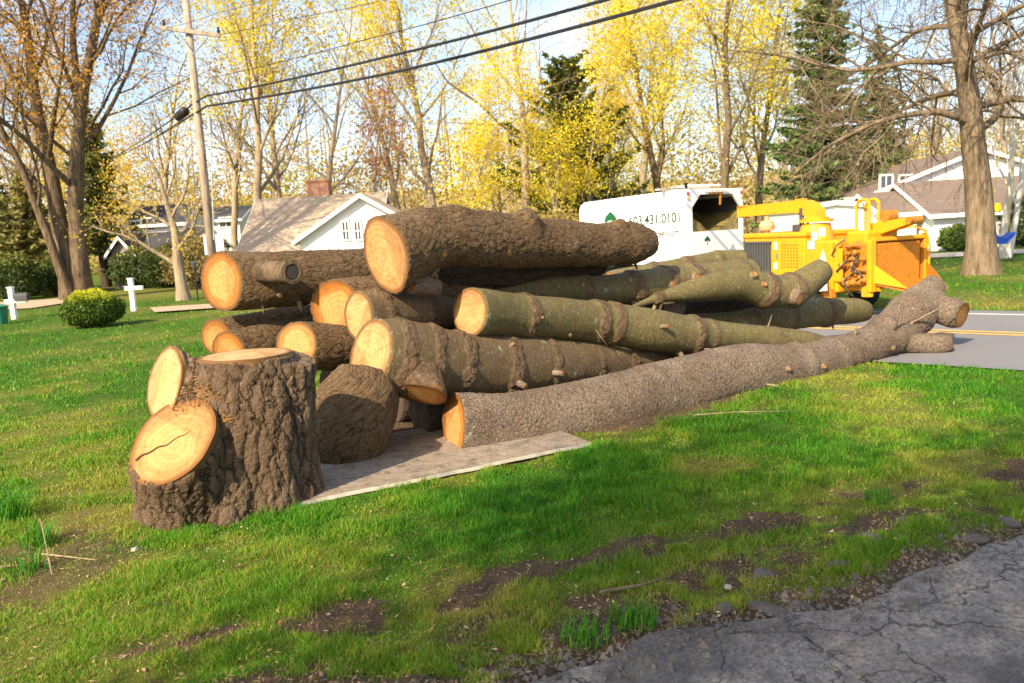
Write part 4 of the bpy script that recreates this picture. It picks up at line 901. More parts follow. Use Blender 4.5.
def face_mesh(rim, c, n, tone, seed, rings=10, proud=.004, dome=.004, shrink=.985):
    seg = len(rim); q = rim - c; V, F = [c + n * (proud + dome)], []
    ref = np.array([0, 0, 1.0]) if abs(n[2]) < .9 else np.array([1.0, 0, 0]); ex = np.cross(ref, n); ex /= np.linalg.norm(ex); ey = np.cross(n, ex)
    th = np.arctan2(q @ ey, q @ ex); fc = [(0, 0, tone)]
    for k in range(1, rings + 1):
        u = k / rings; V += list(c + q * u * shrink + n * (proud + dome * (1 - u * u))); fc += [(u * math.cos(a), u * math.sin(a), tone) for a in th]
    V += list(c + q * shrink - n * .03); fc += [(1, 0, tone)] * seg
    tri = [(0, 1 + j, 1 + (j + 1) % seg) for j in range(seg)]
    qd = [(1 + (k - 1) * seg + j, 1 + k * seg + j, 1 + k * seg + (j + 1) % seg, 1 + (k - 1) * seg + (j + 1) % seg) for k in range(1, rings + 1) for j in range(seg)]
    V = np.array(V); tri = np.array(tri); a = np.cross(V[tri[0, 1]] - V[0], V[tri[0, 2]] - V[0])
    if a @ n < 0: tri = tri[:, ::-1]; qd = [f[::-1] for f in qd]
    me = mesh_np('cut_face', V, qd, tri, smooth=False); attr(me, 'fc', fc, 'FLOAT_VECTOR'); return me
def bark_mesh(pos, cyl, wh, na, nb, lip=.8):
    """tube with a bark lip turned in at both ends"""
    n, seg = pos.shape[:2]; ca, cb = pos[0].mean(0), pos[-1].mean(0)
    a = ca + (pos[:1] - ca) * lip - na * .012; b_ = cb + (pos[-1:] - cb) * lip - nb * .012
    V = np.concatenate([a, pos, b_]); c2 = np.concatenate([cyl[:1] * np.array([.9, .9, 1]), cyl, cyl[-1:] * np.array([.9, .9, 1])]); w2 = np.concatenate([wh[:1], wh, wh[-1:]])
    ix = np.arange((n + 2) * seg).reshape(n + 2, seg); nx_ = np.roll(ix, -1, 1); Q = np.stack([ix[:-1], ix[1:], nx_[1:], nx_[:-1]], -1).reshape(-1, 4)
    v = V.reshape(-1, 3); f = Q[(n // 2) * seg]; fn = np.cross(v[f[1]] - v[f[0]], v[f[2]] - v[f[0]]); mid = pos[n // 2].mean(0)
    if fn @ (v[f[0]] - mid) < 0: Q = Q[:, ::-1]
    me = mesh_np('bark', v, Q, smooth=True); attr(me, 'bc', c2.reshape(-1, 3), 'FLOAT_VECTOR'); attr(me, 'whorl', w2.ravel()); dmk = np.ones(w2.shape); dmk[0] = dmk[-1] = .2; attr(me, 'dm', dmk.ravel()); return me
def px_ctrl(pts):
    """(x, y, radius in pixels, distance) -> points with radii in metres"""
    out = []
    for x, y, r, Y in pts: p = at(x, y, Y); d = (p - CAM) @ cF; out.append([*p, r * d / FPX])
    return np.array(out)
def facing(t_, tilt=0, swing=0):       # a cut normal: the log's own direction swung about the vertical (degrees) and tilted up
    n = np.array(t_, float); a = math.radians(swing); n = np.array([n[0] * math.cos(a) - n[1] * math.sin(a), n[0] * math.sin(a) + n[1] * math.cos(a), n[2]]); h = np.linalg.norm(n[:2]); e = math.atan2(n[2], h) + math.radians(tilt)
    u = n[:2] / h; return np.array([u[0] * math.cos(e), u[1] * math.cos(e), math.sin(e)])
def swing_for(C, T0, r, aspect, tilt):
    best = None; th = np.arange(40) * 2 * math.pi / 40; e1 = unit(np.cross(T0, [0, 0, 1.0])); e2 = np.cross(e1, T0); ring = C + (e1 * np.cos(th)[:, None] + e2 * np.sin(th)[:, None]) * r
    for sw_ in range(-60, 71, 2):
        n = facing(-T0, tilt, sw_)
        if n @ unit(CAM - C) < .05 or abs(n @ T0) < .4: continue
        q = ring - ((ring - C) @ n)[:, None] / (T0 @ n) * T0; p, _w = proj(q); d = p.max(0) - p.min(0); e = abs(d[0] / d[1] - aspect)
        if best is None or e < best[0]: best = (e, sw_)
    return best[1] if best else 0
def stub_on(root, pos, P, px, py, r, L, lean=(0, 0, 0), mat='bark_grey', name='branch_stub', tone=.5, out=1.0, sharp=False):
    """a cut branch stub growing from the log where the picture shows it"""
    sp, w = proj(pos.reshape(-1, 3)); d2 = ((sp - np.array([px, py])) ** 2).sum(1); d2 = d2 + (w - w.min()) * 25; i = int(d2.argmin()); base = pos.reshape(-1, 3)[i]
    ctr = P[min(i // pos.shape[1], len(P) - 1)]; nrm = unit(base - ctr) * out + np.array(lean, float); nrm = unit(nrm)
    q = MB(); n = 18 if r > .05 else 10; tip = base + nrm * L
    q.tube([base - nrm * .08, base + nrm * L * .15, tip], [r * 1.35, r * 1.05, r * (.25 if sharp else .92)], n); o = q.build(name, M[mat], root, True, True); vv = np.array([v.co[:] for v in o.data.vertices]); attr(o.data, 'bc', vv, 'FLOAT_VECTOR'); attr(o.data, 'dm', np.zeros(len(vv)))
    th = np.arange(18) * 2 * math.pi / 18; e1 = unit(np.cross(nrm, [.3, .2, .9])); e2 = np.cross(nrm, e1)
    if not sharp:
        rim = tip + (e1 * np.cos(th)[:, None] + e2 * np.sin(th)[:, None]) * r * .9
        link('cut_face', face_mesh(rim, tip, nrm, tone, 1, rings=4, proud=.002, dome=.002), M['wood'], o)
    else: o.name = 'twig'
    return o
def make_log(name, label, pts, mat, seed, seg=96, step=.028, lump=.05, sq=(1, 1), whorls=(), wamp=.05, na=None, nb=None, tone=(.3, .3), stubs=(), group=None, cat='log', ctrl=None, knob=None, blend=.5, ends=(True, True), face='wood'):
    C = px_ctrl(pts) if ctrl is None else np.array(ctrl, float)
    P, T, pos, cyl, wh, s = log_surface(C, seg, step, seed, lump, sq, whorls, wamp)
    for (kx, ky, kr, ka) in (knob or ()):   # swollen knots, at pixel kx, ky
        sp, w = proj(pos.reshape(-1, 3)); i = int((((sp - np.array([kx, ky])) ** 2).sum(1) + (w - w.min()) * 25).argmin()); bp = pos.reshape(-1, 3)[i]
        g = np.exp(-(((pos - bp) ** 2).sum(-1)) / (kr * kr)); nr = pos - P[:, None]; nr /= np.linalg.norm(nr, axis=-1)[..., None]; pos = pos + nr * (g * ka)[..., None]; wh = np.maximum(wh, g)
    n0 = -T[0] if na is None else facing(-T[0], na[0], swing_for(P[0], T[0], C[0][3], na[1], na[0])); n1 = T[-1] if nb is None else facing(T[-1], *nb)
    pos, n0 = cut_end(pos, P, T, True, n0, blend); pos, n1 = cut_end(pos, P, T, False, n1, blend * .5)
    root = thing(name, label, cat, (P[0][0], P[0][1], max(0.0, float(pos[..., 2].min()))), group)
    link('bark', bark_mesh(pos, cyl, wh, n0, n1), M[mat], root)
    if ends[0]: link('cut_face', face_mesh(pos[0], P[0], n0, tone[0], seed), M[face], root)
    if ends[1]: link('cut_face', face_mesh(pos[-1], P[-1], n1, tone[1], seed + 1), M['wood'], root)
    for st_ in stubs: stub_on(root, pos, P, *st_[:4], **(st_[4] if len(st_) > 4 else {}))
    return root, pos, P, T

# lowest, in front: the long grey log lying on the lawn and forking at its far end
LF, pF, PF, TF = make_log('forked_log', 'long grey scaly log in front on the grass, its forked far end by the road',
    [(454, 426, 34, 7.0), (520, 425, 33, 7.3), (600, 410, 33, 7.8), (680, 388, 31.5, 8.5), (740, 373, 29, 9.05), (800, 367, 23, 9.6), (850, 352, 18.5, 10.1), (885, 336, 19, 10.5), (908, 318, 21, 10.7), (924, 303, 20, 10.9), (932, 297, 14, 11.0)],
    'bark_grey', 3, 110, .024, .06, whorls=((.30, .3), (.62, .9), (.71, .8), (.86, 1), (.93, .8)), wamp=.10, na=(0, .32), tone=(0, .3),
    stubs=((787, 369, .032, .035), (822, 366, .032, .035), (892, 348, .035, .03), (925, 353, .03, .10, dict(lean=(.6, 0, -.5))), (895, 330, .016, .55, dict(lean=(-.5, 0, .6), sharp=True)), (912, 322, .012, .75, dict(lean=(2.0, 0, 1.1), sharp=True)), (862, 372, .02, .4, dict(lean=(.9, -.3, -1.2), sharp=True)), (713, 405, .015, .14, dict(lean=(0, 0, -1.2), sharp=True)), (855, 335, .02, .16, dict(lean=(0, 0, .5), sharp=True))))
def limb(root, pts, mat, seed, tone=.2, na=None):
    C = px_ctrl(pts); P, T, pos, cyl, wh, s_ = log_surface(C, 44, .022, seed, .10); pos, n1 = cut_end(pos, P, T, False, T[-1] if na is None else facing(T[-1], *na), .12)
    o = link('limb', bark_mesh(pos, cyl, wh, -T[0], n1), M[mat], root); link('cut_face', face_mesh(pos[-1], P[-1], n1, tone, seed), M['wood'], o)
limb(LF, [(918, 306, 15, 10.85), (938, 309, 14, 10.75), (953, 313, 14.5, 10.65), (962, 315, 13, 10.6)], 'bark_grey', 91, .1, (0, -25))
limb(LF, [(893, 338, 12, 10.5), (918, 343, 10.5, 10.45), (938, 344, 9.5, 10.4), (951, 342, 8.5, 10.4)], 'bark_grey', 92, .2, (0, -20))
limb(LF, [(921, 302, 14, 10.9), (930, 290, 12, 10.95), (936, 282, 9, 11.0)], 'bark_grey', 93, .2)
# second row
L4, p4, P4, T4 = make_log('thick_log', 'thick brown log with an oval cream face and a sawn limb under it',
    [(371, 354, 37, 7.05), (410, 359, 36, 7.25), (460, 366, 32, 7.6), (540, 367, 28, 8.3), (600, 364, 20, 8.9), (640, 364, 15, 9.3), (692, 368, 9, 9.8)],
    'mixed', 7, 104, .026, .06, sq=(.86, 1), whorls=((.05, .8), (.12, .7), (.20, .8), (.33, .9), (.46, .6), (.62, .45), (.75, .8), (.90, .7)), wamp=.012, na=(4, .66), tone=(.55, .3),
    stubs=((553, 372, .03, .12, dict(lean=(.9, -.4, .1), tone=.2)), (516, 382, .035, .12, dict(lean=(.9, -.4, -.2), tone=.2)), (627, 372, .04, .04), (632, 372, .035, .03), (511, 346, .022, .04, dict(tone=.8)), (548, 387, .012, .08, dict(sharp=True)), (524, 388, .012, .09, dict(sharp=True))))
a = at(408, 366, 7.35); b_ = at(422, 394, 6.98); ax = unit(b_ - a); th = np.arange(40) * 2 * math.pi / 40; e1 = unit(np.cross(ax, [0, 0, 1])); e2 = np.cross(ax, e1)
nn = unit(np.array([-.32, -.50, -.72])); rings = []
for u_, r_ in ((0, .27), (.35, .25), (.65, .215), (.85, .195), (1.0, .185)):
    c_ = a + (b_ - a) * u_; rg_ = c_ + (e1 * np.cos(th)[:, None] + e2 * np.sin(th)[:, None]) * r_ * (1 + .05 * np.sin(3 * th + 1))[:, None]; rings.append(rg_ - (u_ ** 2 * ((rg_ - c_) @ nn) / (ax @ nn))[:, None] * ax)
rings.append(b_ + (rings[-1] - b_) * .8 - nn * .01); rv = np.array(rings); ix = np.arange(6 * 40).reshape(6, 40); nx_ = np.roll(ix, -1, 1)
me = mesh_np('branch_stub', rv.reshape(-1, 3), np.stack([ix[:-1], nx_[:-1], nx_[1:], ix[1:]], -1).reshape(-1, 4), smooth=True); attr(me, 'bc', rv.reshape(-1, 3), 'FLOAT_VECTOR'); attr(me, 'dm', np.repeat([1, 1, 1, .6, .2, 0], 40)); attr(me, 'whorl', np.ones(240))
lo = link('branch_stub', me, M['mixed'], L4); link('cut_face', face_mesh(rings[4], b_, nn, .1, 2, proud=.004), M['wood'], lo)
# green logs
G1, pg1, Pg1, Tg1 = make_log('green_log', 'long mossy green log with a round ringed face, lying above the thick brown log',
    [(470, 312, 24.5, 7.72), (520, 316, 21.5, 8.2), (590, 321, 20, 8.8), (645, 329, 21, 9.15), (682, 334, 19, 9.4), (722, 336, 14, 9.65), (795, 343, 13, 10.1), (838, 350, 10, 10.4)],
    'green', 12, 90, .024, .035, sq=(.92, 1), whorls=((.135, .75), (.32, .95), (.36, .9), (.575, .95), (.62, .5), (.80, .4), (.9, .4)), wamp=.07, na=(0, .76), tone=(.5, .3),
    stubs=((541, 317, .018, .03), (570, 334, .022, .03, dict(tone=.0)), (654, 308, .022, .05, dict(tone=.8)), (662, 327, .025, .09, dict(lean=(.6, -.3, 0))), (679, 352, .03, .10, dict(lean=(.7, -.3, -.4))), (536, 337, .012, .12, dict(lean=(-.6, 0, -.1), sharp=True)), (604, 345, .008, .30, dict(lean=(1.3, 0, .7), sharp=True)), (596, 330, .006, .22, dict(lean=(.2, 0, -.6), sharp=True)), (703, 350, .014, .2, dict(lean=(.2, -.2, .9), sharp=True)), (768, 326, .012, .16, dict(lean=(.4, 0, .8), sharp=True))))
G2, pg2, Pg2, Tg2 = make_log('green_log', 'upper mossy green log with two orange branch scars, rising towards the chipper grille',
    [(480, 293, 14, 8.9), (540, 290, 14, 9.25), (600, 290, 14.5, 9.7), (640, 287, 16, 10.0), (690, 282, 18, 10.5), (750, 276, 17, 11.0)],
    'green', 15, 84, .026, .04, whorls=((.33, .7), (.50, 1.0), (.63, .8), (.745, 1.0), (.95, .6)), wamp=.07, tone=(.4, .3),
    stubs=((673, 284, .045, .02, dict(tone=.0)), (696, 279, .075, .03, dict(tone=.0)), (634, 302, .035, .03), (630, 280, .03, .015, dict(tone=0)), (582, 285, .03, .015, dict(tone=0))))
make_log('green_log', 'short rounded green log end in front of the truck corner, behind the upper green log',
    [(610, 281, 10, 11.6), (672, 270, 10, 12.0), (715, 263, 11, 12.4), (742, 261, 11, 12.6)], 'green', 17, 72, .03, .05, whorls=((.3, .8), (.55, .9), (.8, .5)), wamp=.08)
make_log('crooked_log', 'crooked green limb with a torn pale tip, sagging below the chipper grille',
    [(632, 307, 1.2, 9.6), (662, 297, 5, 9.8), (700, 289, 12, 10.1), (738, 284, 15, 10.4), (765, 290, 16, 10.55), (790, 291, 16, 10.7), (808, 281, 15, 10.85), (822, 270, 11.5, 11.0)],
    'green', 19, 80, .024, .05, whorls=((.66, 1.0), (.80, .9), (.12, .8)), wamp=.10, tone=(.5, 0),
    stubs=((797, 298, .10, .05, dict(lean=(.8, -.5, -.2), tone=.6)), (752, 276, .05, .05, dict(tone=0)), (764, 284, .04, .03, dict(tone=0))))
make_log('green_log', 'green log with a blunt end pointing at the road, below the chipper wheel',
    [(640, 325, 11, 10.2), (700, 326, 12, 10.6), (760, 321, 12.5, 11.0), (815, 313, 13.5, 11.5), (852, 311, 12.5, 11.8), (865, 311, 10, 11.9)],
    'green', 23, 72, .028, .045, whorls=((.45, .8), (.62, .7), (.80, .9)), wamp=.06, stubs=((833, 326, .02, .08, dict(lean=(0, 0, -1), sharp=True)),))
# the top of the pile
LA, pA, PA, TA = make_log('top_log', 'massive topmost log with a tall egg-shaped sawn face',
    [(386, 255, 39, 7.5), (406, 248, 35, 7.65), (432, 241, 30.5, 7.85), (470, 239, 28, 8.15), (540, 243, 24, 8.8), (595, 245, 21, 9.3), (632, 244, 20, 9.65), (650, 243.5, 13, 9.8)],
    'bark', 29, 120, .024, .09, sq=(.92, 1.0), whorls=((.80, .8), (.62, .4), (.9, .7)), wamp=.06, na=(6, .62), tone=(.45, .3), blend=.7,
    knob=((458, 211, .16, .05), (528, 220, .13, .11), (420, 212, .16, .03), (620, 226, .09, .08), (480, 262, .15, .03)),
    stubs=((444, 254, .04, .012, dict(tone=0)), (510, 253, .035, .012, dict(tone=0)), (637, 268, .02, .1, dict(lean=(.5, 0, -1), sharp=True))))
make_log('broken_branch', 'short grey broken branch lying under the egg-shaped face', [(409, 284, 9.5, 7.55), (425, 285, 9.0, 7.7), (437, 287, 7.5, 7.85)], 'bark_grey', 31, 40, .02, .08, tone=(.1, .1), stubs=((430, 272, .022, .12, dict(lean=(1.2, -.2, .2))),))
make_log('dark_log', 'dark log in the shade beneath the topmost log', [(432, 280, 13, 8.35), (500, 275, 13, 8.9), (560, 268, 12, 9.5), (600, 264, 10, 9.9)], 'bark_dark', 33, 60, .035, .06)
# left ends
L1, p1_, P1, T1 = make_log('barked_log', 'log with a round orange face and hollow limb stub, jutting out over the lawn',
    [(222, 281, 29.5, 8.0), (262, 280, 27.5, 8.15), (310, 277, 26, 8.4), (370, 273, 24, 8.85), (430, 268, 22, 9.4)],
    'bark', 37, 100, .026, .05, sq=(.97, 1), whorls=((.30, .4),), na=(0, .72), tone=(.05, .3), stubs=((280, 294, .03, .03, dict(tone=.3)), (262, 305, .02, .09, dict(lean=(0, 0, -1), sharp=True)), (300, 302, .03, .10, dict(lean=(.2, 0, -1), sharp=True))))
q = MB(); a = at(266, 272, 7.88); b_ = at(292, 272, 7.55); ax = unit(b_ - a); q.tube([a - ax * .05, b_], [.115, .096], 20); so1 = q.build('branch_stub', M['tb_maple'], L1, True, True)
q = MB(); q.lathe(b_ - ax * .04, ax, [(0, .10), (.045, .115), (.05, .078), (.01, .06)], 20); q.build('rotten_rim', M['chrome'] if False else M['tb_grey'], so1); q = MB(); q.lathe(b_ - ax * .005, ax, [(0, .064), (.012, .064)], 16); q.build('hollow', M['dark'], so1)
L2, p2_, P2, T2 = make_log('split_log', 'dark orange split face behind the small cream one, below the upper left log',
    [(337, 311, 30.5, 7.7), (375, 306, 29, 7.95), (430, 300, 26, 8.4), (480, 296, 22, 8.9)], 'bark', 41, 84, .03, .05, sq=(.95, 1), na=(0, .88), tone=(0, .3))
L3, p3_, P3, T3 = make_log('narrow_log', 'narrow green-brown log with a small cream face, wedged under the egg-shaped face',
    [(359, 316, 24.5, 7.45), (400, 314, 21, 7.8), (440, 312, 19, 8.3), (480, 312, 17, 8.85)], 'mixed', 43, 80, .026, .04, sq=(.9, 1), whorls=((.12, .6), (.45, 1), (.7, .8)), na=(0, .62), tone=(.6, .3), stubs=((428, 322, .015, .07, dict(lean=(-.3, 0, .5), sharp=True)),))
L5, p5_, P5, T5 = make_log('low_log', 'low log with a bright orange round face, between stump and thick brown log',
    [(297, 345, 22, 7.3), (335, 348, 22, 7.6), (390, 350, 21, 8.1), (470, 352, 19, 8.8)], 'bark', 47, 72, .03, .06, na=(0, .95), tone=(.2, .3))
make_log('low_log', 'lowest left log behind, its orange face half hidden by a smaller face', [(217, 338, 18.5, 8.3), (260, 331, 18, 8.6), (310, 322, 19, 9.0), (370, 314, 18, 9.5)], 'bark', 53, 66, .03, .06, na=(0, .85), tone=(.05, .3))
make_log('low_log', 'small log with a dull brown face just above the stump top', [(229, 350, 19, 7.9), (265, 342, 17, 8.15), (310, 334, 15, 8.6), (350, 330, 14, 9.0)], 'bark', 59, 66, .03, .06, na=(0, .85), tone=(0, .3))
# logs buried in the pile that carry the rest
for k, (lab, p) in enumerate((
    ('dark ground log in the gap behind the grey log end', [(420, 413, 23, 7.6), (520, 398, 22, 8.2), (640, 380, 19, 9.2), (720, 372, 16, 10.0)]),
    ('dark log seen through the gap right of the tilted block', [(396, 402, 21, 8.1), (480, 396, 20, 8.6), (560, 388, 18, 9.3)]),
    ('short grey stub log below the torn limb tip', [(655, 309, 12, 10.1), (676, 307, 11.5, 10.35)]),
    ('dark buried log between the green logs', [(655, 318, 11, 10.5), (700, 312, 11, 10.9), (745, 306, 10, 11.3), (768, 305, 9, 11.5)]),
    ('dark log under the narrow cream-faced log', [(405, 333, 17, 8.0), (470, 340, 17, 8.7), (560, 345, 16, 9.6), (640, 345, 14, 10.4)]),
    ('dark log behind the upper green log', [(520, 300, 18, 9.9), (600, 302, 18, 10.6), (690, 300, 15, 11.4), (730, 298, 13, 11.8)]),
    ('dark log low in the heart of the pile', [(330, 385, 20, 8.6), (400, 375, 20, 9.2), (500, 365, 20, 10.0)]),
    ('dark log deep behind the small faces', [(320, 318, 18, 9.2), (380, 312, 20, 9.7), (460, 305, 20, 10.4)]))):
    make_log('buried_log', lab, p, 'bark_grey' if k == 2 else 'bark_dark' if k < 8 else 'mixed', 61 + k, 48, .05, .06, face='tb_dark')  # near cut ends coloured dark to paint in the shade of the gaps
# tilted block behind the stump
bl_c = px_ctrl([(338, 474, 35, 6.85), (350, 432, 42, 6.85), (359, 398, 38, 6.9), (364, 372, 24, 7.0)])
LB, pB, PB, TB = make_log('tilted_block', 'short thick tilted block of trunk leaning between stump and pile', None, 'bark', 71, 110, .018, .10, ctrl=bl_c, tone=(.2, .2), sq=(1.05, .95), blend=.3)

# ------------------------------------------------------------------ the big stump: trunk and two sawn limbs grown together
gb = gp(217, 520)[:2]; SX, SY = float(gb[0]), float(gb[1]) + .30
def sp3(x, y, dy): return at(x, y, SY + dy)
top_c = sp3(246, 356, .06); base_c = np.array([SX + .08, SY + .08, -.05])
lower_c = sp3(174, 441, -.43); left_c = sp3(166, 383, -.06)
rt = 44 * ((top_c - CAM) @ cF) / FPX; rl = 46 * ((lower_c - CAM) @ cF) / FPX
gl = gp(178, 526); lb = np.array([gl[0], gl[1] + .28, -.05])
limbs = [([base_c, base_c * .75 + top_c * .25, base_c * .4 + top_c * .6, top_c], [.50, .45, .41, rt * .97]),
         ([lb, lb * .6 + lower_c * .4 + np.array([.01, .02, 0]), lower_c], [.37, .33, rl * .95]),
         ([base_c + np.array([-.05, .08, .25]), base_c * .35 + left_c * .65 + np.array([.06, 0, .06]), left_c], [.36, .30, .215]),
         ([base_c + np.array([.27, .05, -.02]), base_c + np.array([.29, .03, .5]), top_c + np.array([.27, .06, -.03])], [.30, .24, .20])]
cuts = [unit(np.array([0, .0, 1.0])), unit(np.array([-.22, -.74, .66])), unit(np.array([-.60, -.68, .42])), unit(np.array([.25, -.1, 1.0]))]
parts_v, parts_f, off, rims = [], [], 0, []
for (cp, cr2), cn_ in zip(limbs, cuts):
    Cc = np.column_stack([np.array(cp), np.array(cr2)]); C_ = catmull(Cc, .04); P_, R_ = C_[:, :3], C_[:, 3]; T_ = np.gradient(P_, axis=0); T_ /= np.linalg.norm(T_, axis=1)[:, None]
    seg = 64; th = np.arange(seg) * 2 * math.pi / seg; e1 = np.cross(T_, [0, 1.0, 0]); e1 /= np.linalg.norm(e1, axis=1)[:, None]; e2 = np.cross(e1, T_)
    s_ = np.linspace(0, 1, len(P_)); lob = 1 + (.07 * np.cos(5 * th + 1.1)[None] + .05 * np.cos(8 * th + .3)[None]) * (1 - s_[:, None]) ** 1.5 + .05 * (fbm(np.stack([np.cos(th) * 1.5 + len(rims) * 5, np.sin(th) * 1.5], -1), 3, 5)[None] - .5) * 2
    ps = P_[:, None] + (e1[:, None] * np.cos(th)[None, :, None] + e2[:, None] * np.sin(th)[None, :, None]) * (R_[:, None] * lob)[..., None]
    ps, cn2 = cut_end(ps, P_, T_, False, cn_, .5); rims.append((ps[-1].copy(), P_[-1], cn2))
    n_ = len(P_); ix = off + np.arange(n_ * seg).reshape(n_, seg); nx_ = np.roll(ix, -1, 1)
    parts_f += np.stack([ix[:-1], nx_[:-1], nx_[1:], ix[1:]], -1).reshape(-1, 4).tolist() + [ix[0][::-1].tolist(), ix[-1].tolist()]; parts_v += ps.reshape(-1, 3).tolist(); off += n_ * seg
tm_ = bpy.data.meshes.new('tmp'); tm_.from_pydata(parts_v, [], parts_f); to_ = bpy.data.objects.new('tmp', tm_); COL.objects.link(to_)
md = to_.modifiers.new('r', 'REMESH'); md.mode = 'VOXEL'; md.voxel_size = .012; md2 = to_.modifiers.new('s', 'SMOOTH'); md2.iterations = 9; md2.factor = .5
dg = bpy.context.evaluated_depsgraph_get(); sm = bpy.data.meshes.new_from_object(to_.evaluated_get(dg)); bpy.data.objects.remove(to_)
sv = np.empty(len(sm.vertices) * 3, np.float32); sm.vertices.foreach_get('co', sv); sv = sv.reshape(-1, 3).astype(float)
# bark coordinates: straightened along the nearest limb
best = np.full(len(sv), 1e9); bc = np.zeros((len(sv), 3))
for k, (cp, cr2) in enumerate(limbs):
    a, b_ = np.array(cp[0]), np.array(cp[-1]); d = b_ - a; L = np.linalg.norm(d); d /= L; u = (sv - a) @ d; q_ = sv - a - u[:, None] * d; rr = np.interp(u / L, np.linspace(0, 1, len(cr2)), cr2); dist = np.linalg.norm(q_, axis=1) - rr; w = dist < best; best[w] = dist[w]
    bc[w] = np.column_stack([q_[:, 0] + k * 3, q_[:, 1] + .6 * q_[:, 2], u])[w]
dmk = np.ones(len(sv))
for rim, c, n_ in rims:
    q_ = sv - c; hgt = q_ @ n_; rd = np.linalg.norm(q_ - hgt[:, None] * n_, axis=1); R_ = np.linalg.norm(rim - c, axis=1).mean(); dmk = np.minimum(dmk, np.where(np.abs(hgt) < .06, sstep(.93, 1.02, rd / R_), 1))
attr(sm, 'dm', dmk); attr(sm, 'bc', bc, 'FLOAT_VECTOR'); sm.polygons.foreach_set('use_smooth', np.ones(len(sm.polygons), dtype=bool)); sm.name = 'bark'
ST = thing('stump', 'huge barked stump with three sawn faces standing in front of the log pile', 'stump', (SX, SY, 0))
link('bark', sm, M['bark_stump'], ST)
for k, (tone, sh) in enumerate(((.95, 1.03), (.35, 1.03), (.8, 1.03))):
    rim, c, n_ = rims[k]; rim = c + (rim - c) * sh; o_ = link('cut_face', face_mesh(rim, c, n_, tone, 80 + k, proud=.012, dome=.008, shrink=1.0), M['wood'], ST)
    o_['label'] = ('flat pale top face', 'round orange lower face with a long crack', 'pale upper left face')[k]
rim, c, n_ = rims[1]; a1, a2 = sp3(133, 459, -.5), sp3(206, 443, -.3)
pl = lambda p: p - ((p - c) @ n_ - .0235) * n_ ; q = MB(); pts = []
for k in range(15):
    u = k / 14; p = pl((a1 * (1 - u) + a2 * u)) ; p = p + np.array([0, 0, 1]) * (.022 * math.sin(u * 7) * (1 - u) + .012 * math.sin(u * 19)); pts.append((pl(p), .0065 * (1 - u) ** .6 + .001))
for (p0, w0), (p1, w1) in zip(pts[:-1], pts[1:]):
    v_ = np.cross(n_, unit(p1 - p0)); q.add([p0 - v_ * w0, p0 + v_ * w0, p1 + v_ * w1, p1 - v_ * w1], [(0, 1, 2, 3)])
q.build('crack', plain('dark_crack', (.05, .024, .010), .9), ST)
# straw caught in the forks
rs = np.random.default_rng(9); cand = sv[(np.abs(proj(sv)[0][:, 0] - 232) < 42)]
pxy, dep = proj(sv); nr = np.empty(len(sm.vertices) * 3, np.float32); sm.vertices.foreach_get('normal', nr) if False else None
def near_surface(x, y):
    d2 = ((pxy - np.array([x, y])) ** 2).sum(1) + (dep - dep.min()) * 40; return sv[int(d2.argmin())]
q = MB(); line = [(178, 408, 8), (190, 400, 9), (204, 396, 11), (214, 400, 11), (226, 420, 7), (205, 380, 9), (196, 384, 9), (200, 398, 9), (210, 402, 8)]
for (x, y, r_) in line:
    for k in range(22):
        p = near_surface(x + rs.normal(0, r_ * .55), y + rs.normal(0, r_ * .5)); p = p + (CAM - p) / np.linalg.norm(CAM - p) * rs.uniform(.012, .04); d = unit(rs.normal(size=3) * np.array([1, .5, .8])); L = rs.uniform(.012, .042)
        w_ = unit(np.cross(d, cF)) * .0007; q.add([p - d * L - w_, p - d * L + w_, p + d * L + w_ + np.array([0, 0, -.01]), p + d * L - w_], [(0, 1, 2, 3)])
m, t, b, o = new_mat('pine_straw'); t.links.new(ramp(t, [(.3, (.13, .05, .014)), (.5, (.25, .115, .03)), (.7, (.36, .20, .065))], noise(t, objco(t), 40, 3, .6)).outputs['Color'], b.inputs['Base Color']); b.inputs['Roughness'].default_value = .8
tag(q.build('pine_straw', m, ST), kind='stuff')

# board under the near end of the pile
e = [gp(*p) for p in ((283, 512), (592, 447), (545, 425), (318, 455))]; A, B_ = e[0][:2], e[1][:2]; du = unit(B_ - A); dn = np.array([-du[1], du[0]]); Lb = np.linalg.norm(B_ - A)
nu, nv = 120, 50; uu, vv_ = np.meshgrid(np.linspace(0, 1, nu), np.linspace(0, 1, nv), indexing='ij'); PXY = A + du * (uu * Lb)[..., None] + dn * (vv_ * 1.55)[..., None]
PXY = PXY + dn * ((fbm(np.stack([uu * 14, uu * 0], -1), 3, 3) - .5) * .035 * (vv_ < .02))[..., None]
zt = .045 + (fbm(PXY * 1.2, 3, 4) - .5) * .03; top = np.dstack([PXY, zt]).reshape(-1, 3); ix = np.arange(nu * nv).reshape(nu, nv); qd = np.stack([ix[:-1, :-1], ix[1:, :-1], ix[1:, 1:], ix[:-1, 1:]], -1).reshape(-1, 4)
sk0 = len(top); fr = ix[:, 0]; low = top[fr].copy(); low[:, 2] -= .03; qd2 = np.stack([fr[:-1], sk0 + np.arange(nu - 1), sk0 + np.arange(1, nu), fr[1:]], -1)
me = mesh_np('board', np.vstack([top, low]), np.vstack([qd, qd2]), mi=np.concatenate([np.zeros(len(qd)), np.ones(len(qd2))]))
attr(me, 'bo', np.vstack([np.column_stack([uu.ravel() * Lb, vv_.ravel() * 1.55, uu.ravel() * 0]), np.zeros((nu, 3))]), 'FLOAT_VECTOR')
m, t, b, o = new_mat('dirty_strand_board'); co = attrib(t, 'bo')
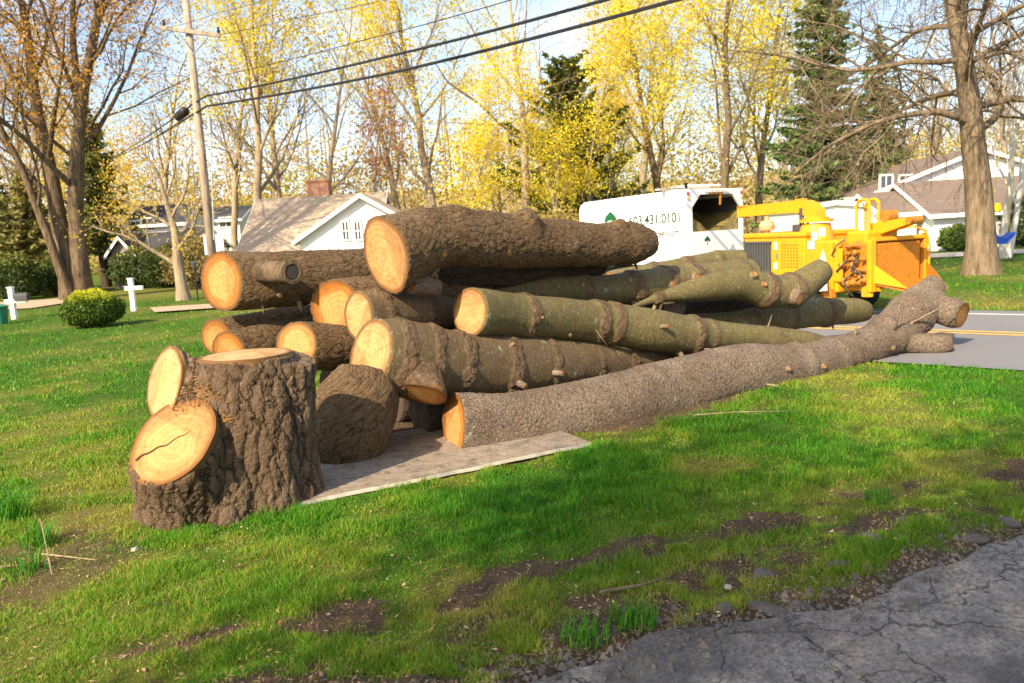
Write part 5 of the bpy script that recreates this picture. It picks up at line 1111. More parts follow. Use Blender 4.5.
br = N(t, 'ShaderNodeTexBrick', Scale=1.0, offset=.5); br.inputs['Brick Width'].default_value = .17; br.inputs['Row Height'].default_value = .06; br.inputs['Mortar Size'].default_value = .007
br.inputs['Color1'].default_value = (.28, .235, .185, 1); br.inputs['Color2'].default_value = (.215, .17, .125, 1); br.inputs['Mortar'].default_value = (.17, .125, .085, 1)
t.links.new(mapping(t, co, rot=(0, 0, .55)), br.inputs['Vector'])
n1 = noise(t, co, 4, 5, .7); c = mixc(t, ramp(t, [(.36, 0.0), (.56, .9)], n1).outputs['Color'], br.outputs['Color'], (.23, .18, .13)); c = mixc(t, mathn(t, 'MULTIPLY', ramp(t, [(.50, 0.0), (.62, 1.0)], noise(t, co, 8, 6, .75)).outputs['Color'], .8), c, (.10, .065, .04))
c = mixc(t, mathn(t, 'MULTIPLY', ramp(t, [(.6, 0.0), (.66, 1.0)], noise(t, co, 30, 4, .7)).outputs['Color'], .7), c, (.55, .45, .34))
t.links.new(c, b.inputs['Base Color']); b.inputs['Roughness'].default_value = .9; bump(t, b, noise(t, co, 35, 5, .7), .6, .01)
tag(link('board', me, [m, plain('pale_board_edge', (.60, .53, .44), .8, 0, .2, 12)]), 'dirty pale board with a brick-like print lying under the pile and stump', 'board')
#@@MACHINES
# ------------------------------------------------------------------ chip truck and wood chipper
def frame_of(O, fw):
    f = unit(np.array([fw[0], fw[1], 0.0])); l = np.array([-f[1], f[0], 0.0]); O = np.array([O[0], O[1], 0.0])
    def loc(px, py, yl):                # picture point on the plane y = yl of this frame
        d = ray(px, py); k = ((O + l * yl - CAM) @ l) / (d @ l); p = CAM + d * k - O; return float(p @ f), float(p[2])
    def locx(px, py, xl):
        d = ray(px, py); k = ((O + f * xl - CAM) @ f) / (d @ f); p = CAM + d * k - O; return float(p @ l), float(p[2])
    return f, l, math.atan2(f[1], f[0]), loc, locx
def text_mesh(body, height, width=None, thick=.004):
    cu = bpy.data.curves.new('t', 'FONT'); cu.body = body; cu.size = 1; cu.extrude = .02; cu.offset = .022; o = bpy.data.objects.new('t', cu); COL.objects.link(o)
    dg = bpy.context.evaluated_depsgraph_get(); dg.update(); me = bpy.data.meshes.new_from_object(o.evaluated_get(dg)); bpy.data.objects.remove(o)
    v = np.empty(len(me.vertices) * 3, np.float32); me.vertices.foreach_get('co', v); v = v.reshape(-1, 3); v -= v.min(0)
    v[:, 1] *= height / v[:, 1].max(); w = v[:, 0].max(); v[:, 0] *= (width or w * height) / w; v[:, 2] *= thick / max(v[:, 2].max(), 1e-6)
    return me, v
def put_text(name, body, height, width, org, ex, ey, ez, mat, par):
    me, v = text_mesh(body, height, width); w = np.array(org) + v[:, :1] * np.array(ex) + v[:, 1:2] * np.array(ey) + v[:, 2:3] * np.array(ez); me.vertices.foreach_set('co', w.astype(np.float32).ravel()); me.update(); me.materials.clear(); return link(name, me, mat, par, False)
def tree_logo(name, org, ex, ey, ez, h, par):
    q = MB(); ex, ey, ez, org = map(np.array, (ex, ey, ez, org))
    def disc(cx, cy, r, dz):
        n = 14; q.prism([org + ex * (cx + r * math.cos(2 * math.pi * k / n) * (1 + .08 * math.sin(5 * k))) + ey * (cy + r * .85 * math.sin(2 * math.pi * k / n)) + ez * dz for k in range(n)], ez * .003)
    for i, (cx, cy, r) in enumerate(((-.26, .62, .2), (.26, .60, .2), (0, .78, .24), (-.13, .68, .22), (.14, .70, .22), (-.36, .50, .13), (.37, .49, .13))): disc(cx * h, cy * h, r * h, .0004 * i)
    q.prism([org + ex * a * h + ey * b_ * h for a, b_ in ((-.10, 0), (.10, 0), (.05, .12), (.04, .55), (-.04, .55), (-.05, .12))], ez * .003); return q.build(name, M['leafgreen'], par, False)
def wheel(par, x, y, r, w, name='wheel', rim='white'):
    q = MB(); q.lathe((x, y - w / 2, r), (0, 1, 0), [(0, r * .62), (.0, r * .86), (w * .12, r * .97), (w * .3, r), (w * .7, r), (w * .88, r * .97), (w, r * .86), (w, r * .62)], 32); t_ = q.build(name, M['black'], par, False, False)
    for s_ in (-1, 1):
        q = MB(); q.lathe((x, y + s_ * (w / 2 - .03), r), (0, s_, 0), [(0, r * .63), (.02, r * .62), (.0, r * .5), (.005, r * .22), (.045, r * .2), (.05, r * .06)], 24); q.build('rim', M[rim], t_, False)
    return t_
# --- truck
tf, tl, trz, tloc, tlocx = frame_of((5.17, 19.85), (-.6, .8)); TW = 2.15; hy = TW / 2
TR = thing('chip_truck', 'white box chip truck with green phone number, parked across the road', 'truck', (5.17, 19.85, 0), None, trz)
zt = tloc(691, 188.3, hy)[1]; LX, zf = tloc(579, 203, hy); zb = .92; LX = min(LX, 4.6)
def q_(*a): return MB()
th_ = .06
q = MB()                                # sides, roof, floor, front: a hollow box with a rounded front top edge
for s_ in (-1, 1):
    y0 = s_ * hy; q.prism([(0, y0, zb), (LX, y0, zb), (LX, y0, zf - .22), (LX - .06, y0, zf - .07), (LX - .22, y0, zf), (0, y0, zt)], (0, -s_ * th_, 0))
q.prism([(0, -hy + th_ + .002, zt - .005), (LX - .22, -hy + th_ + .002, zf - .005), (LX - .06, -hy + th_ + .002, zf - .075), (LX - .005, -hy + th_ + .002, zf - .22), (LX - .005, -hy + th_ + .002, zb), (LX - .065, -hy + th_ + .002, zb), (LX - .065, -hy + th_ + .002, zf - .24), (LX - .24, -hy + th_ + .002, zf - .065), (0, -hy + th_ + .002, zt - .065)], (0, TW - 2 * th_ - .004, 0))
q.box((LX / 2 - .03, 0, zb + .04), (LX - .08, TW - 2 * th_ - .004, .08)); bx_ = q.build('box_body', M['truck_white'], TR, False)
# rear wall with the chip opening
oy0, oz0 = tlocx(692.5, 232, 0); oy1, _z = tlocx(744.5, 228, 0); oz1 = zt - .14; oy0 = min(oy0, hy - .1); oy1 = max(oy1, -hy + .12); cz = .30
q = MB(); X0 = -.012; o_ = (.055, 0, 0)
q.prism([(X0, hy - .002, zb), (X0, -hy + .002, zb), (X0, -hy + .002, oz0), (X0, hy - .002, oz0)], o_)
q.prism([(X0, hy - .002, oz0), (X0, oy0, oz0), (X0, oy0, oz1 - cz), (X0, oy0 - cz, oz1), (X0, oy0 - cz, zt - .002), (X0, hy - .002, zt - .002)], o_)
q.prism([(X0, -hy + .002, oz0), (X0, oy1, oz0), (X0, oy1, oz1 - cz), (X0, oy1 + cz, oz1), (X0, oy1 + cz, zt - .002), (X0, -hy + .002, zt - .002)], o_)
q.prism([(X0, oy0 - cz, oz1), (X0, oy1 + cz, oz1), (X0, oy1 + cz, zt - .002), (X0, oy0 - cz, zt - .002)], o_); q.build('rear_wall', M['truck_white'], TR, False)
q = MB(); i_ = hy - th_ - .012
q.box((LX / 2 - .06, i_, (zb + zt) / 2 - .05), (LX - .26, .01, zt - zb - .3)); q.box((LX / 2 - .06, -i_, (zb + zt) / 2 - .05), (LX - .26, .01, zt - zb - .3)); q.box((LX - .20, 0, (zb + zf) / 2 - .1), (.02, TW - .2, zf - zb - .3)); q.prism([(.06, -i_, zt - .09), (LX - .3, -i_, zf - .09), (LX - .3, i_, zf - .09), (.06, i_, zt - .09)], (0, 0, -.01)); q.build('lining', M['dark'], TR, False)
q = MB(); q.box((-.03, oy0 * .5 + oy1 * .5 - .12, oz1 - .11), (.03, .05, .30), rx=.08); q.box((-.03, oy0 * .5 + oy1 * .5 + .03, oz1 + .02), (.03, .5, .04)); q.build('latch_bar', M['yellow_worn'], TR, False)
for s_, yy in ((1, hy - .05), (-1, -hy + .06)):
    for dz, mt in ((.11, 'red'), (.22, 'amber')):
        q = MB(); q.lathe((-.012, yy, zt - dz), (-1, 0, 0), [(0, .042), (.02, .042), (.03, .03)], 14); q.build('tail_lamp', M[mt], TR, False)
for px in (590.5, 638, 691.5):
    x, z = tloc(px, 195, hy); x = max(x, .02); z = zt + (zf - zt) * x / LX; q = MB(); q.box((x, hy - .04, z + .06), (.05, .05, .16)); q.box((x, hy - .04, z + .12), (.08, .07, .03)); q.build('roof_post', M['wire'], TR, False)
q = MB(); q.box((-.05, 0, zt - .05), (.03, .9, .045)); [q.box((-.07, k * .2, zt - .05), (.02, .05, .035), 1) for k in (-1, 0, 1)]; q.build('marker_lamp', [M['truck_white'], M['amber']], TR, False)
ez = (0, 1, 0); ex = (-1, 0, 0); ey = np.array([(zf - zt) / LX * -0.0, 0, 1.0])
x0, z0 = tloc(629, 226.5, hy); x1, z1 = tloc(680, 222, hy); _x, zh = tloc(680, 211.5, hy); ex_ = np.array([x1 - x0, 0, z1 - z0]); ex_ /= np.linalg.norm(ex_)
put_text('phone_number', '603.431.0101', zh - z1, abs(x1 - x0), (x0, hy + .001, z0), ex_, (0, 0, 1), (0, 1, 0), M['letters'], TR)
x0b, z0b = tloc(651, 237.8, hy); x1b, z1b = tloc(680, 235.6, hy); _x, zhb = tloc(680, 228, hy); ex_ = np.array([x1b - x0b, 0, z1b - z0b]); ex_ /= np.linalg.norm(ex_)
put_text('web_address', 'Tree.com', zhb - z1b, abs(x1b - x0b), (x0b, hy + .001, z0b), ex_, (0, 0, 1), (0, 1, 0), M['letters_pale'], TR)
x0, z0 = tloc(611, 229.5, hy); _x, z1 = tloc(611, 211.5, hy); tree_logo('tree_logo', (x0, hy + .001, z0), (-1, 0, 0), (0, 0, 1), (0, 1, 0), z1 - z0, TR)
y0, z0 = tlocx(707, 245, 0); _y, z1 = tlocx(707, 236, 0); tree_logo('rear_logo', (X0 - .001, y0, z0), (0, -1, 0), (0, 0, 1), (-1, 0, 0), z1 - z0, TR)
q = MB()
ya, za = tlocx(732, 248, 0); q.prism([(X0 - .004, ya + .12, za - .04), (X0 - .004, ya - .12, za - .04), (X0 - .004, ya - .03, za + .12), (X0 - .004, ya + .03, za + .10)], (-.003, 0, 0)); q.build('rear_marking', M['galv'], TR, False)
q = MB(); q.box((LX / 2 + 1.3, .42, .72), (LX + 3.0, .09, .2)); q.box((LX / 2 + 1.3, -.42, .72), (LX + 3.0, .09, .2)); q.box((-.06, 0, .62), (.12, 1.9, .16)); q.build('chassis', M['wire'], TR, False)
for yy in (.86, .58, -.58, -.86): wheel(TR, 1.25, yy, .45, .24)
for yy in (.85, -.85): wheel(TR, LX + 1.75, yy, .45, .26)
q = MB(); cx = LX + .2; q.prism([(cx, -1.0, .75), (cx + 1.5, -1.0, .75), (cx + 1.5, -1.0, 1.35), (cx + 1.15, -1.0, 1.95), (cx + .1, -1.0, 2.0), (cx, -1.0, 1.9)], (0, 2.0, 0)); q.prism([(cx + 1.5, -.9, .7), (cx + 2.7, -.85, .7), (cx + 2.75, -.85, 1.15), (cx + 1.5, -.9, 1.36)], (0, 1.75, 0)); cb = q.build('cab', M['truck_white'], TR, False)
q = MB(); q.prism([(cx + .35, 1.005, 1.36), (cx + 1.36, 1.005, 1.36), (cx + 1.08, 1.005, 1.84), (cx + .35, 1.005, 1.84)], (0, .006, 0)); q.prism([(cx + .35, -1.005, 1.36), (cx + 1.36, -1.005, 1.36), (cx + 1.08, -1.005, 1.84), (cx + .35, -1.005, 1.84)], (0, -.006, 0)); q.build('side_window', M['glass'], cb, False)
q = MB(); q.tube([(-.12, 0, .62), (-.5, 0, .60)], .05, 8); q.build('hitch', M['wire'], TR, False)
# chips inside the box
nn1 = 26; uu, vv_ = np.meshgrid(np.linspace(.07, LX - .3, nn1), np.linspace(-i_ + .02, i_ - .02, nn1), indexing='ij'); zz = oz0 - .02 + .50 * (np.abs(vv_) / i_) ** 1.5 * (1 - .3 * uu / LX) + .16 * uu / LX + (fbm(np.dstack([uu, vv_]) * 4, 3, 5) - .5) * .16
Pw = np.array([5.17, 19.85, 0]) + uu[..., None] * tf + vv_[..., None] * tl; Pw[..., 2] = zz; ix = np.arange(nn1 * nn1).reshape(nn1, nn1); Vb = Pw.reshape(-1, 3).copy(); Vb2 = Vb.copy(); Vb2[:, 2] = zb + .1
qd = np.stack([ix[:-1, :-1], ix[1:, :-1], ix[1:, 1:], ix[:-1, 1:]], -1).reshape(-1, 4); fr = ix[0]; qs = np.stack([fr[:-1], fr[1:], fr[1:] + nn1 * nn1, fr[:-1] + nn1 * nn1], -1)
m, t, b, o = new_mat('fresh_wood_chips'); n1 = noise(t, objco(t), 16, 5, .8); t.links.new(ramp(t, [(.3, (.06, .05, .012)), (.5, (.24, .17, .04)), (.62, (.45, .32, .08)), (.8, (.62, .48, .2))], n1).outputs['Color'], b.inputs['Base Color']); bump(t, b, n1, 1, .08)
tag(link('wood_chips', mesh_np('wood_chips', np.vstack([Vb, Vb2]), np.vstack([qd, qs])), m), 'heap of wood chips inside the open rear of the truck', kind='stuff')
for k, (dy, dx, yaw) in enumerate(((.75, .2, .25), (.35, -.1, .5), (-.1, .05, .7), (-.6, .3, .42))):
    q = MB(); p0 = np.array([5.17, 19.85, 0]) + tf * (.55 + dx) + tl * dy; d = unit(tf * math.cos(yaw + 1.1) - tl * math.sin(yaw + 1.1)); L = 1.3
    q.box((p0[0], p0[1], zt + .035 + k * .038), (L, .12, .035), rz=math.atan2(d[1], d[0])); tag(q.build('plank', M['tb_birch']), 'pale plank lying across the rear end of the truck roof', 'plank', 'planks on the truck roof')
# --- chipper
CO = (7.0, 14.43); kf, kl, krz, kloc, klocx = frame_of(CO, (-.35, .94)); HW = .65
CH = thing('wood_chipper', 'yellow towable wood chipper with curved chute and open feed hopper', 'wood chipper', (*CO, 0), None, krz)
Y_ = M['yellow']
def near(px, py): return kloc(px, py, HW)
xe0, zet = near(805, 236); xe1, _ = near(744, 236); _x, zeb = near(790, 281)
q = MB(); q.bbox(((xe0 + xe1) / 2, 0, (zet + zeb) / 2), (xe1 - xe0, 2 * HW, zet - zeb), .03); q.build('engine_housing', Y_, CH, False)
q = MB(); q.bbox(((xe0 + xe1) / 2, 0, zet + .03), (xe1 - xe0 + .06, 2 * HW + .07, .10), .03); q.build('engine_lid', Y_, CH, False)
gx0, gzt = near(771, 243); gx1, _ = near(745.5, 243); _x, gzb = near(760, 273)
q = MB(); q.box(((gx0 + gx1) / 2, HW + .006, (gzt + gzb) / 2), (gx1 - gx0, .02, gzt - gzb)); gr_ = q.build('grille', M['dark'], CH, False)
q = MB()
for k in range(10): x = gx0 + (gx1 - gx0) * (k + .5) / 10; q.box((x, HW + .03, (gzt + gzb) / 2), (.03, .03, gzt - gzb))
for z in (gzt + .02, gzb - .02): q.box(((gx0 + gx1) / 2, HW + .03, z), (gx1 - gx0 + .06, .04, .04))
q.build('slat', M['slat'], gr_, False)
q = MB(); vx0, vz0 = near(797, 245); vx1, _ = near(782, 245); _x, vz1 = near(790, 267)
for i in range(6):
    for j in range(8):
        q.box((vx0 + (vx1 - vx0) * i / 5, HW + .004, vz0 + (vz1 - vz0) * j / 7), (abs(vx1 - vx0) / 10, .008, abs(vz1 - vz0) / 13))
q.build('vent_slots', M['yellow_worn'], CH, False)
for (px, py, w, h, mt) in ((777.5, 256, .06, .12, 'chrome'), (776, 266, .10, .13, 'white'), (776, 246, .10, .15, 'white'), (815, 236, .14, .16, 'white'), (812, 245, .18, .16, 'galv'), (823, 232, .16, .16, 'white')):
    x, z = near(px, py); q = MB(); q.box((x, HW + (.012 if px < 800 else .02), z), (w, .012, h)); q.build('latch' if mt == 'chrome' else 'decal', M[mt], CH, False)
q = MB(); x, z = kloc(823, 256, HW + .016); q.prism([(x + .09, HW + .016, z - .1), (x - .09, HW + .016, z - .1), (x, HW + .016, z + .12)], (0, .006, 0)); q.build('warning_decal', M['white'], CH, False)
# drum housing and turret below the chute
xd0, zdt = near(838, 240); xd1, _ = near(806, 240); _x, zdb = near(825, 292)
q = MB(); q.bbox(((xd0 + xd1) / 2, 0, (zdt + zdb) / 2), (xd1 - xd0, 2 * HW + .03, zdt - zdb), .04); q.build('drum_housing', Y_, CH, False)
q = MB(); x, z = near(829, 266); q.bbox((x - .08, HW + .045, z), (.16, .06, .9), .02); x2, _ = near(840, 262); q.bbox((x2 + .05, HW + .02, z + .02), (.28, .05, .62), .02); q.build('side_plate', Y_, CH, False)
xc, _ = kloc(818, 228, 0.15); yc = .2
zfl = kloc(818, 222, yc)[1]
q = MB(); q.lathe((xc, yc, zdt - .02), (0, 0, 1), [(0, .36), (max(.1, zfl - zdt), .27)], 20); q.lathe((xc, yc, zfl), (0, 0, 1), [(0, .33), (.06, .33), (.06, .25), (.10, .25)], 24); q.build('turret', Y_, CH, False)
# chute: square section swept from the turret to the truck opening
ze = kloc(770, 210, yc)[1]; xe, _z = kloc(742, 208, yc)
path = [(xc, zfl + .06), (xc + .01, zfl + .16), (xc + .10, ze - .06), (xc + .26, ze + .015), (xc + .42, ze + .03), (xe * .5 + (xc + .42) * .5, ze + .02), (xe, ze + .01)]
w = .12; wv = [.17, .16, .145, .13, .122, .118, .118]; vs, fs = [], []
for i, (x, z) in enumerate(path):
    a, b_ = path[max(i - 1, 0)], path[min(i + 1, len(path) - 1)]; t_ = unit(np.array([b_[0] - a[0], 0, b_[1] - a[1]])); n_ = np.array([-t_[2], 0, t_[0]]); c = np.array([x, yc, z])
    vs += [c + n_ * wv[i] + np.array([0, s_ * w, 0]) for s_ in (-1, 1)] + [c - n_ * wv[i] + np.array([0, s_ * w, 0]) for s_ in (1, -1)]
for i in range(len(path) - 1): fs += [(i * 4 + k, i * 4 + (k + 1) % 4, i * 4 + 4 + (k + 1) % 4, i * 4 + 4 + k) for k in range(4)]
q = MB(); q.add(vs, fs); q.bbox((xc + .42, yc, ze + .03), (.05, .29, .30), .01); q.bbox((xe - .02, yc, ze + .01), (.05, .28, .27), .01); q.build('chute', Y_, CH, False)
q = MB(); q.tube([(xc + .35, yc - .1, ze - .1), (xc + .35, yc - .1, zet)], .03, 8); q.build('chute_brace', M['oil'], CH, False)
# things on the lid
x, z = kloc(767, 228, .3); q = MB(); q.lathe((x, .3, zet + .07), (0, 0, 1), [(0, .07), (.06, .07), (.07, .15), (.16, .17), (.25, .13), (.28, .05), (.36, .05)], 18); q.build('air_cleaner', plain('faded_orange_plastic', (.60, .30, .16), .5), CH, False)
x, z = kloc(802, 231, .3); q = MB(); q.bbox((x, .3, zet + .13), (.26, .3, .2), .03); q.tube([(x, .3, zet + .2), (x, .3, zet + .55)], .05, 10); q.build('muffler', M['dark'], CH, False)
# feed works: rollers, hoses, cylinders
xf0, _ = near(868, 262); q = MB(); zc0, zc1 = near(856, 286)[1], near(856, 244)[1]
q.bbox(((xf0 + xd0) / 2, 0, (zc0 + zc1) / 2), (xd0 - xf0, 2 * HW - .14, zc1 - zc0), .03); q.build('feed_housing', M['yellow_worn'], CH, False)
rs = np.random.default_rng(4); q = MB()
for k in range(22):
    x = rs.uniform(xf0 + .05, xd0 - .05); z = rs.uniform(zc0, zc1); q.lathe((x, HW - .08, z), (0, 1, 0), [(0, rs.uniform(.03, .09)), (rs.uniform(.05, .13), rs.uniform(.03, .07)), (.15, .02)], 10)
q.build('fittings', M['oil'], CH, False)
q = MB()
for k in range(5):
    x = rs.uniform(xf0 + .05, xd0 - .05); z = rs.uniform(zc0 + .2, zc1 + .1); q.tube([(x, HW - .06, z), (x + rs.normal(0, .06), HW + .09, z - .1), (x + rs.normal(0, .12), HW + .07, z - .28), (x + rs.normal(0, .1), HW - .06, z - .4)], .017, 6)
q.build('hose', M['dark'], CH, False)
xh, zh0 = kloc(858, 243, .3); xh2, _ = kloc(871, 243, .3); zh1 = kloc(862, 200, .3)[1]
q = MB()
for yy in (.34, .12): q.tube([(xh, yy, zh0 - .3), (xh, yy, zh1 - .12), (xh - .05, yy, zh1 - .03), (xh - .14, yy, zh1), (xh2 + .08, yy, zh1), (xh2, yy, zh1 - .06), (xh2, yy, zh1 - .14), (xh2, yy, zh0 - .3)], .03, 8)
q.build('lift_frame', Y_, CH, False); q = MB(); q.tube([((xh + xh2) / 2, .23, zh0 - .2), ((xh + xh2) / 2, .23, zh1 - .2)], .022, 8); q.tube([((xh + xh2) / 2, .23, zh0 - .2), ((xh + xh2) / 2, .23, zh0 + .12)], .04, 8); q.build('lift_cylinder', M['chrome'], CH, False)
q = MB(); q.bbox(((xf0 + xd0) / 2 + .05, .15, zc1 + .08), (.5, .75, .3), .05); q.build('feed_roller_cover', Y_, CH, False)
# boom over the hopper
a = kloc(872, 229, .1); b_ = kloc(915, 220, .1); q = MB(); dx = unit(np.array([b_[0] - a[0], 0, b_[1] - a[1]])); nz_ = np.array([-dx[2], 0, dx[0]]); nz_ = nz_ if nz_[2] > 0 else -nz_
A_, B2 = np.array([a[0], -.0, a[1]]), np.array([b_[0], -.0, b_[1]])
q.prism([A_ - nz_ * .17, B2 - nz_ * .05, B2 + nz_ * .06, A_ + nz_ * .10], (0, .22, 0)); q.build('winch_boom', Y_, CH, False); q = MB(); q.lathe(B2 + np.array([0, -.03, 0]), (0, 1, 0), [(0, .07), (.28, .07)], 14); q.build('boom_tip', M['oil'], CH, False); q = MB(); q.lathe(A_ * .55 + B2 * .45 + nz_ * .17 + np.array([0, .0, 0]), (0, 1, 0), [(0, .11), (.22, .11)], 16); q.build('winch_pulley', M['oil'], CH, False)
# hopper: open funnel; its mouth is the plane x = 0
ztop = klocx(880, 242, 0)[1]; zbot = klocx(880, 282, 0)[1]; yl_ = klocx(875, 262, 0)[0]; yr_ = klocx(924, 258, 0)[0]; xt = max(xf0 - .02, .75); yi, zi0, zi1 = .36, zbot + .12, zbot + .62
def panel(name, pts, off, mat): q = MB(); q.prism(pts, off); return q.build(name, mat, CH, False)
hm = plain('rusty_shade_toned_hopper', (.36, .125, .012), .55, 0, .4, 5, .3, .3, (.16, .055, .015))  # worn rusty orange, darkened further to paint in the hopper's inner shadow
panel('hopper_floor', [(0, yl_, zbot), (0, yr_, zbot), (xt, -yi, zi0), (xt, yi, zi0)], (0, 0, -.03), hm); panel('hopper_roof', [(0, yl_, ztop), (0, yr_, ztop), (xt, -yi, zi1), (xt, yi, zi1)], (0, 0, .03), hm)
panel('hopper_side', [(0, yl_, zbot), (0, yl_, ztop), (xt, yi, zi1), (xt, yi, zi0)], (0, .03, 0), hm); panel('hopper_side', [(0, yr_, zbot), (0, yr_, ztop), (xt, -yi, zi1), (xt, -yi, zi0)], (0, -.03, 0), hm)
panel('infeed_curtain', [(xt, -yi, zi0), (xt, yi, zi0), (xt, yi, zi1), (xt, -yi, zi1)], (.03, 0, 0), M['dark'])
q = MB(); q.bbox((.02, yl_ + .06, (ztop + zbot) / 2 - .06), (.10, .14, ztop - zbot + .22), .015); q.bbox((.02, yr_ - .04, (ztop + zbot) / 2 + .05), (.07, .08, ztop - zbot + .12), .012); q.bbox((.02, (yl_ + yr_) / 2, ztop + .05), (.08, yl_ - yr_ + .1, .07), .012); q.build('hopper_rim', Y_, CH, False)
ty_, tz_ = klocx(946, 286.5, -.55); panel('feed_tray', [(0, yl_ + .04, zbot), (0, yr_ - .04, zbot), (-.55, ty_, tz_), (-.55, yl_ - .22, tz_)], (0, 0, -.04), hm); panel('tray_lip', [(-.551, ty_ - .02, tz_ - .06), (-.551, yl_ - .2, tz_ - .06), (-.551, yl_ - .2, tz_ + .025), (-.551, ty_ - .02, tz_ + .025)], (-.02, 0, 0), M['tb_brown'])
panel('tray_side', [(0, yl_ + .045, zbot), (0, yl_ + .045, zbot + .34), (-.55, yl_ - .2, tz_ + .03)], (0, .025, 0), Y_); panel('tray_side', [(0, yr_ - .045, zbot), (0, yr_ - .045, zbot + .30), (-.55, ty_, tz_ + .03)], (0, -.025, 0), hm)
q = MB(); z_ = ztop + .02; q.tube([(.25, yr_ + .62, z_ + .05), (.1, yr_ + .5, z_ + .19), (-.02, yr_ + .25, z_ + .22), (-.06, yr_ + .02, z_ + .12), (-.06, yr_ - .07, z_ - .15), (-.04, yr_ - .07, zbot + .15)], .02, 8); q.build('control_bar', Y_, CH, False)
q = MB(); x, z = .12, 0; q.bbox((.16, yl_ + .02, zbot - .02), (.18, .12, .5), .02); q.tube([(.05, yl_ + .06, zbot - .25), (.05, yl_ + .06, ztop)], .055, 10); q.build('support_post', Y_, CH, False)
# running gear
q = MB()
for s_ in (-1, 1): q.box((2.1, s_ * .42, .55), (4.3, .09, .14))
q.box((.35, 0, .55), (.1, .8, .12)); q.tube([(4.2, .42, .55), (5.3, 0, .55)], .05, 8); q.tube([(4.2, -.42, .55), (5.3, 0, .55)], .05, 8); q.lathe((5.3, 0, .55), (1, 0, 0), [(0, .06), (.18, .06)], 10); q.lathe((1.53, -.7, .36), (0, 1, 0), [(0, .05), (1.4, .05)], 10); q.build('trailer_frame', Y_, CH, False)
wheel(CH, 1.53, .74, .36, .22); wheel(CH, 1.53, -.74, .36, .22)
for s_ in (-1, 1):
    q = MB(); n = 10; R0 = .43
    for k in range(n):
        a0, a1 = math.radians(15 + 150 * k / n), math.radians(15 + 150 * (k + 1) / n); P_ = [(1.53 + R0 * math.cos(v), s_ * .74 - .14, .36 + R0 * math.sin(v)) for v in (a0, a1)]; q.prism([P_[0], P_[1], (P_[1][0], P_[1][1] + .28, P_[1][2]), (P_[0][0], P_[0][1] + .28, P_[0][2])], (0, 0, .02))
    q.build('mudguard', M['wire'], CH, False)
x, z = kloc(821.5, 283, .9); q = MB(); q.box((x, .9, z), (.26, .015, .3), ry=.12); q.build('reflector_plate', M['white'], CH, False)
x, z = kloc(829, 293, .7); q = MB(); q.bbox((x, .68, z), (.2, .16, .22), .03); q.tube([(x, .68, z), (x, .68, .05)], .03, 8); q.build('jack_leg', M['yellow_worn'], CH, False)

#@@GRASS
# ------------------------------------------------------------------ grass, litter, stones
rng = np.random.default_rng(123)
def scatter(n, y0, y1, power=2.0):
    """ground points in view, about evenly dense in the picture"""
    u = rng.random(n); Y = 1 / (1 / y0 - u * (1 / y0 - 1 / y1)) if power == 2 else y0 + (y1 - y0) * u
    X = Y * rng.uniform(-.74, .74, n); return np.column_stack([X, Y])
def on_lawn(xy):
    ok = drive_dist(xy) > .02; rd = road_dist(xy); near_pt = ((xy[:, None, :] - ROAD_P[None, ::4, :]) ** 2).sum(-1).min(1) if len(xy) < 1 else None
    ok &= ~((rd > -3.05) & (rd < 3.05) & (xy[:, 1] < 17 + 0 * rd))
    r = xy - A; u = r @ du; v = r @ dn; ok &= ~((u > -.02) & (u < Lb + .02) & (v > -.02) & (v < 1.6))
    return ok
def blades(xy, hgt, wid, tint, segs2=True):
    n = len(xy); z = ground_z(xy) - .004; a = rng.uniform(0, 6.283, n); d = np.column_stack([np.cos(a), np.sin(a), np.zeros(n)]); b2 = rng.uniform(0, 6.283, n); ln = rng.uniform(.15, .95, n)
    lean = np.column_stack([np.cos(b2) * ln, np.sin(b2) * ln, np.ones(n)]); lean /= np.linalg.norm(lean, axis=1)[:, None]
    P = np.column_stack([xy, z]); h = hgt[:, None]; w = wid[:, None]
    m_ = P + lean * h * .55; tip = P + lean * h + np.column_stack([np.cos(b2), np.sin(b2), -.35 * ln]) * h * .22 * ln[:, None]
    V = np.stack([P - d * w, P + d * w, m_ + d * w * .75, m_ - d * w * .75, tip], 1).reshape(-1, 3); o5 = np.arange(n)[:, None] * 5
    return V, o5 + np.array([0, 1, 2, 3]), o5 + np.array([3, 2, 4]), np.repeat(tint, 5)
def grass_patch(name, label, n, y0, y1, h0, wpx):
    xy = scatter(n, y0, y1); xy = xy[on_lawn(xy)]; dm_ = dirt_mask(xy); dry = dry_mask(xy)
    tu = fbm(xy * 4.2 + 9, 3, 91); keep = rng.random(len(xy)) > np.clip(dm_ * 1.2 - .10 + .18 * dry, 0, .975); keep &= rng.random(len(xy)) < .85 + .4 * sstep(.30, .55, tu)
    xy, dm_, dry, tu = xy[keep], dm_[keep], dry[keep], tu[keep]; Y = xy[:, 1]
    h = h0 * rng.uniform(.4, 1.25, len(xy)) * (.40 + 1.0 * sstep(.35, .7, tu)) * (1 - .5 * dm_) * (1 - .4 * dry)
    w = np.maximum(.0017, wpx * Y / FPX) * rng.uniform(.7, 1.3, len(xy))
    big = fbm(xy * .8 + 4, 3, 95)
    tint = np.clip(.24 + .5 * (big - .35) + .48 * dry + .12 * dm_ + rng.normal(0, .13, len(xy)) + (rng.random(len(xy)) < .05 + .22 * dry) * rng.uniform(.2, .5, len(xy)), 0, 1)
    V, Q, T_, ti = blades(xy, h, w, tint); me = mesh_np(name, V, Q, T_); attr(me, 'tint', ti); return tag(link(name, me, M['grass']), label, kind='stuff')
grass_patch('grass', 'short green lawn grass around the pile and along the driveway', 620000, 3.0, 9.5, .062, .36)
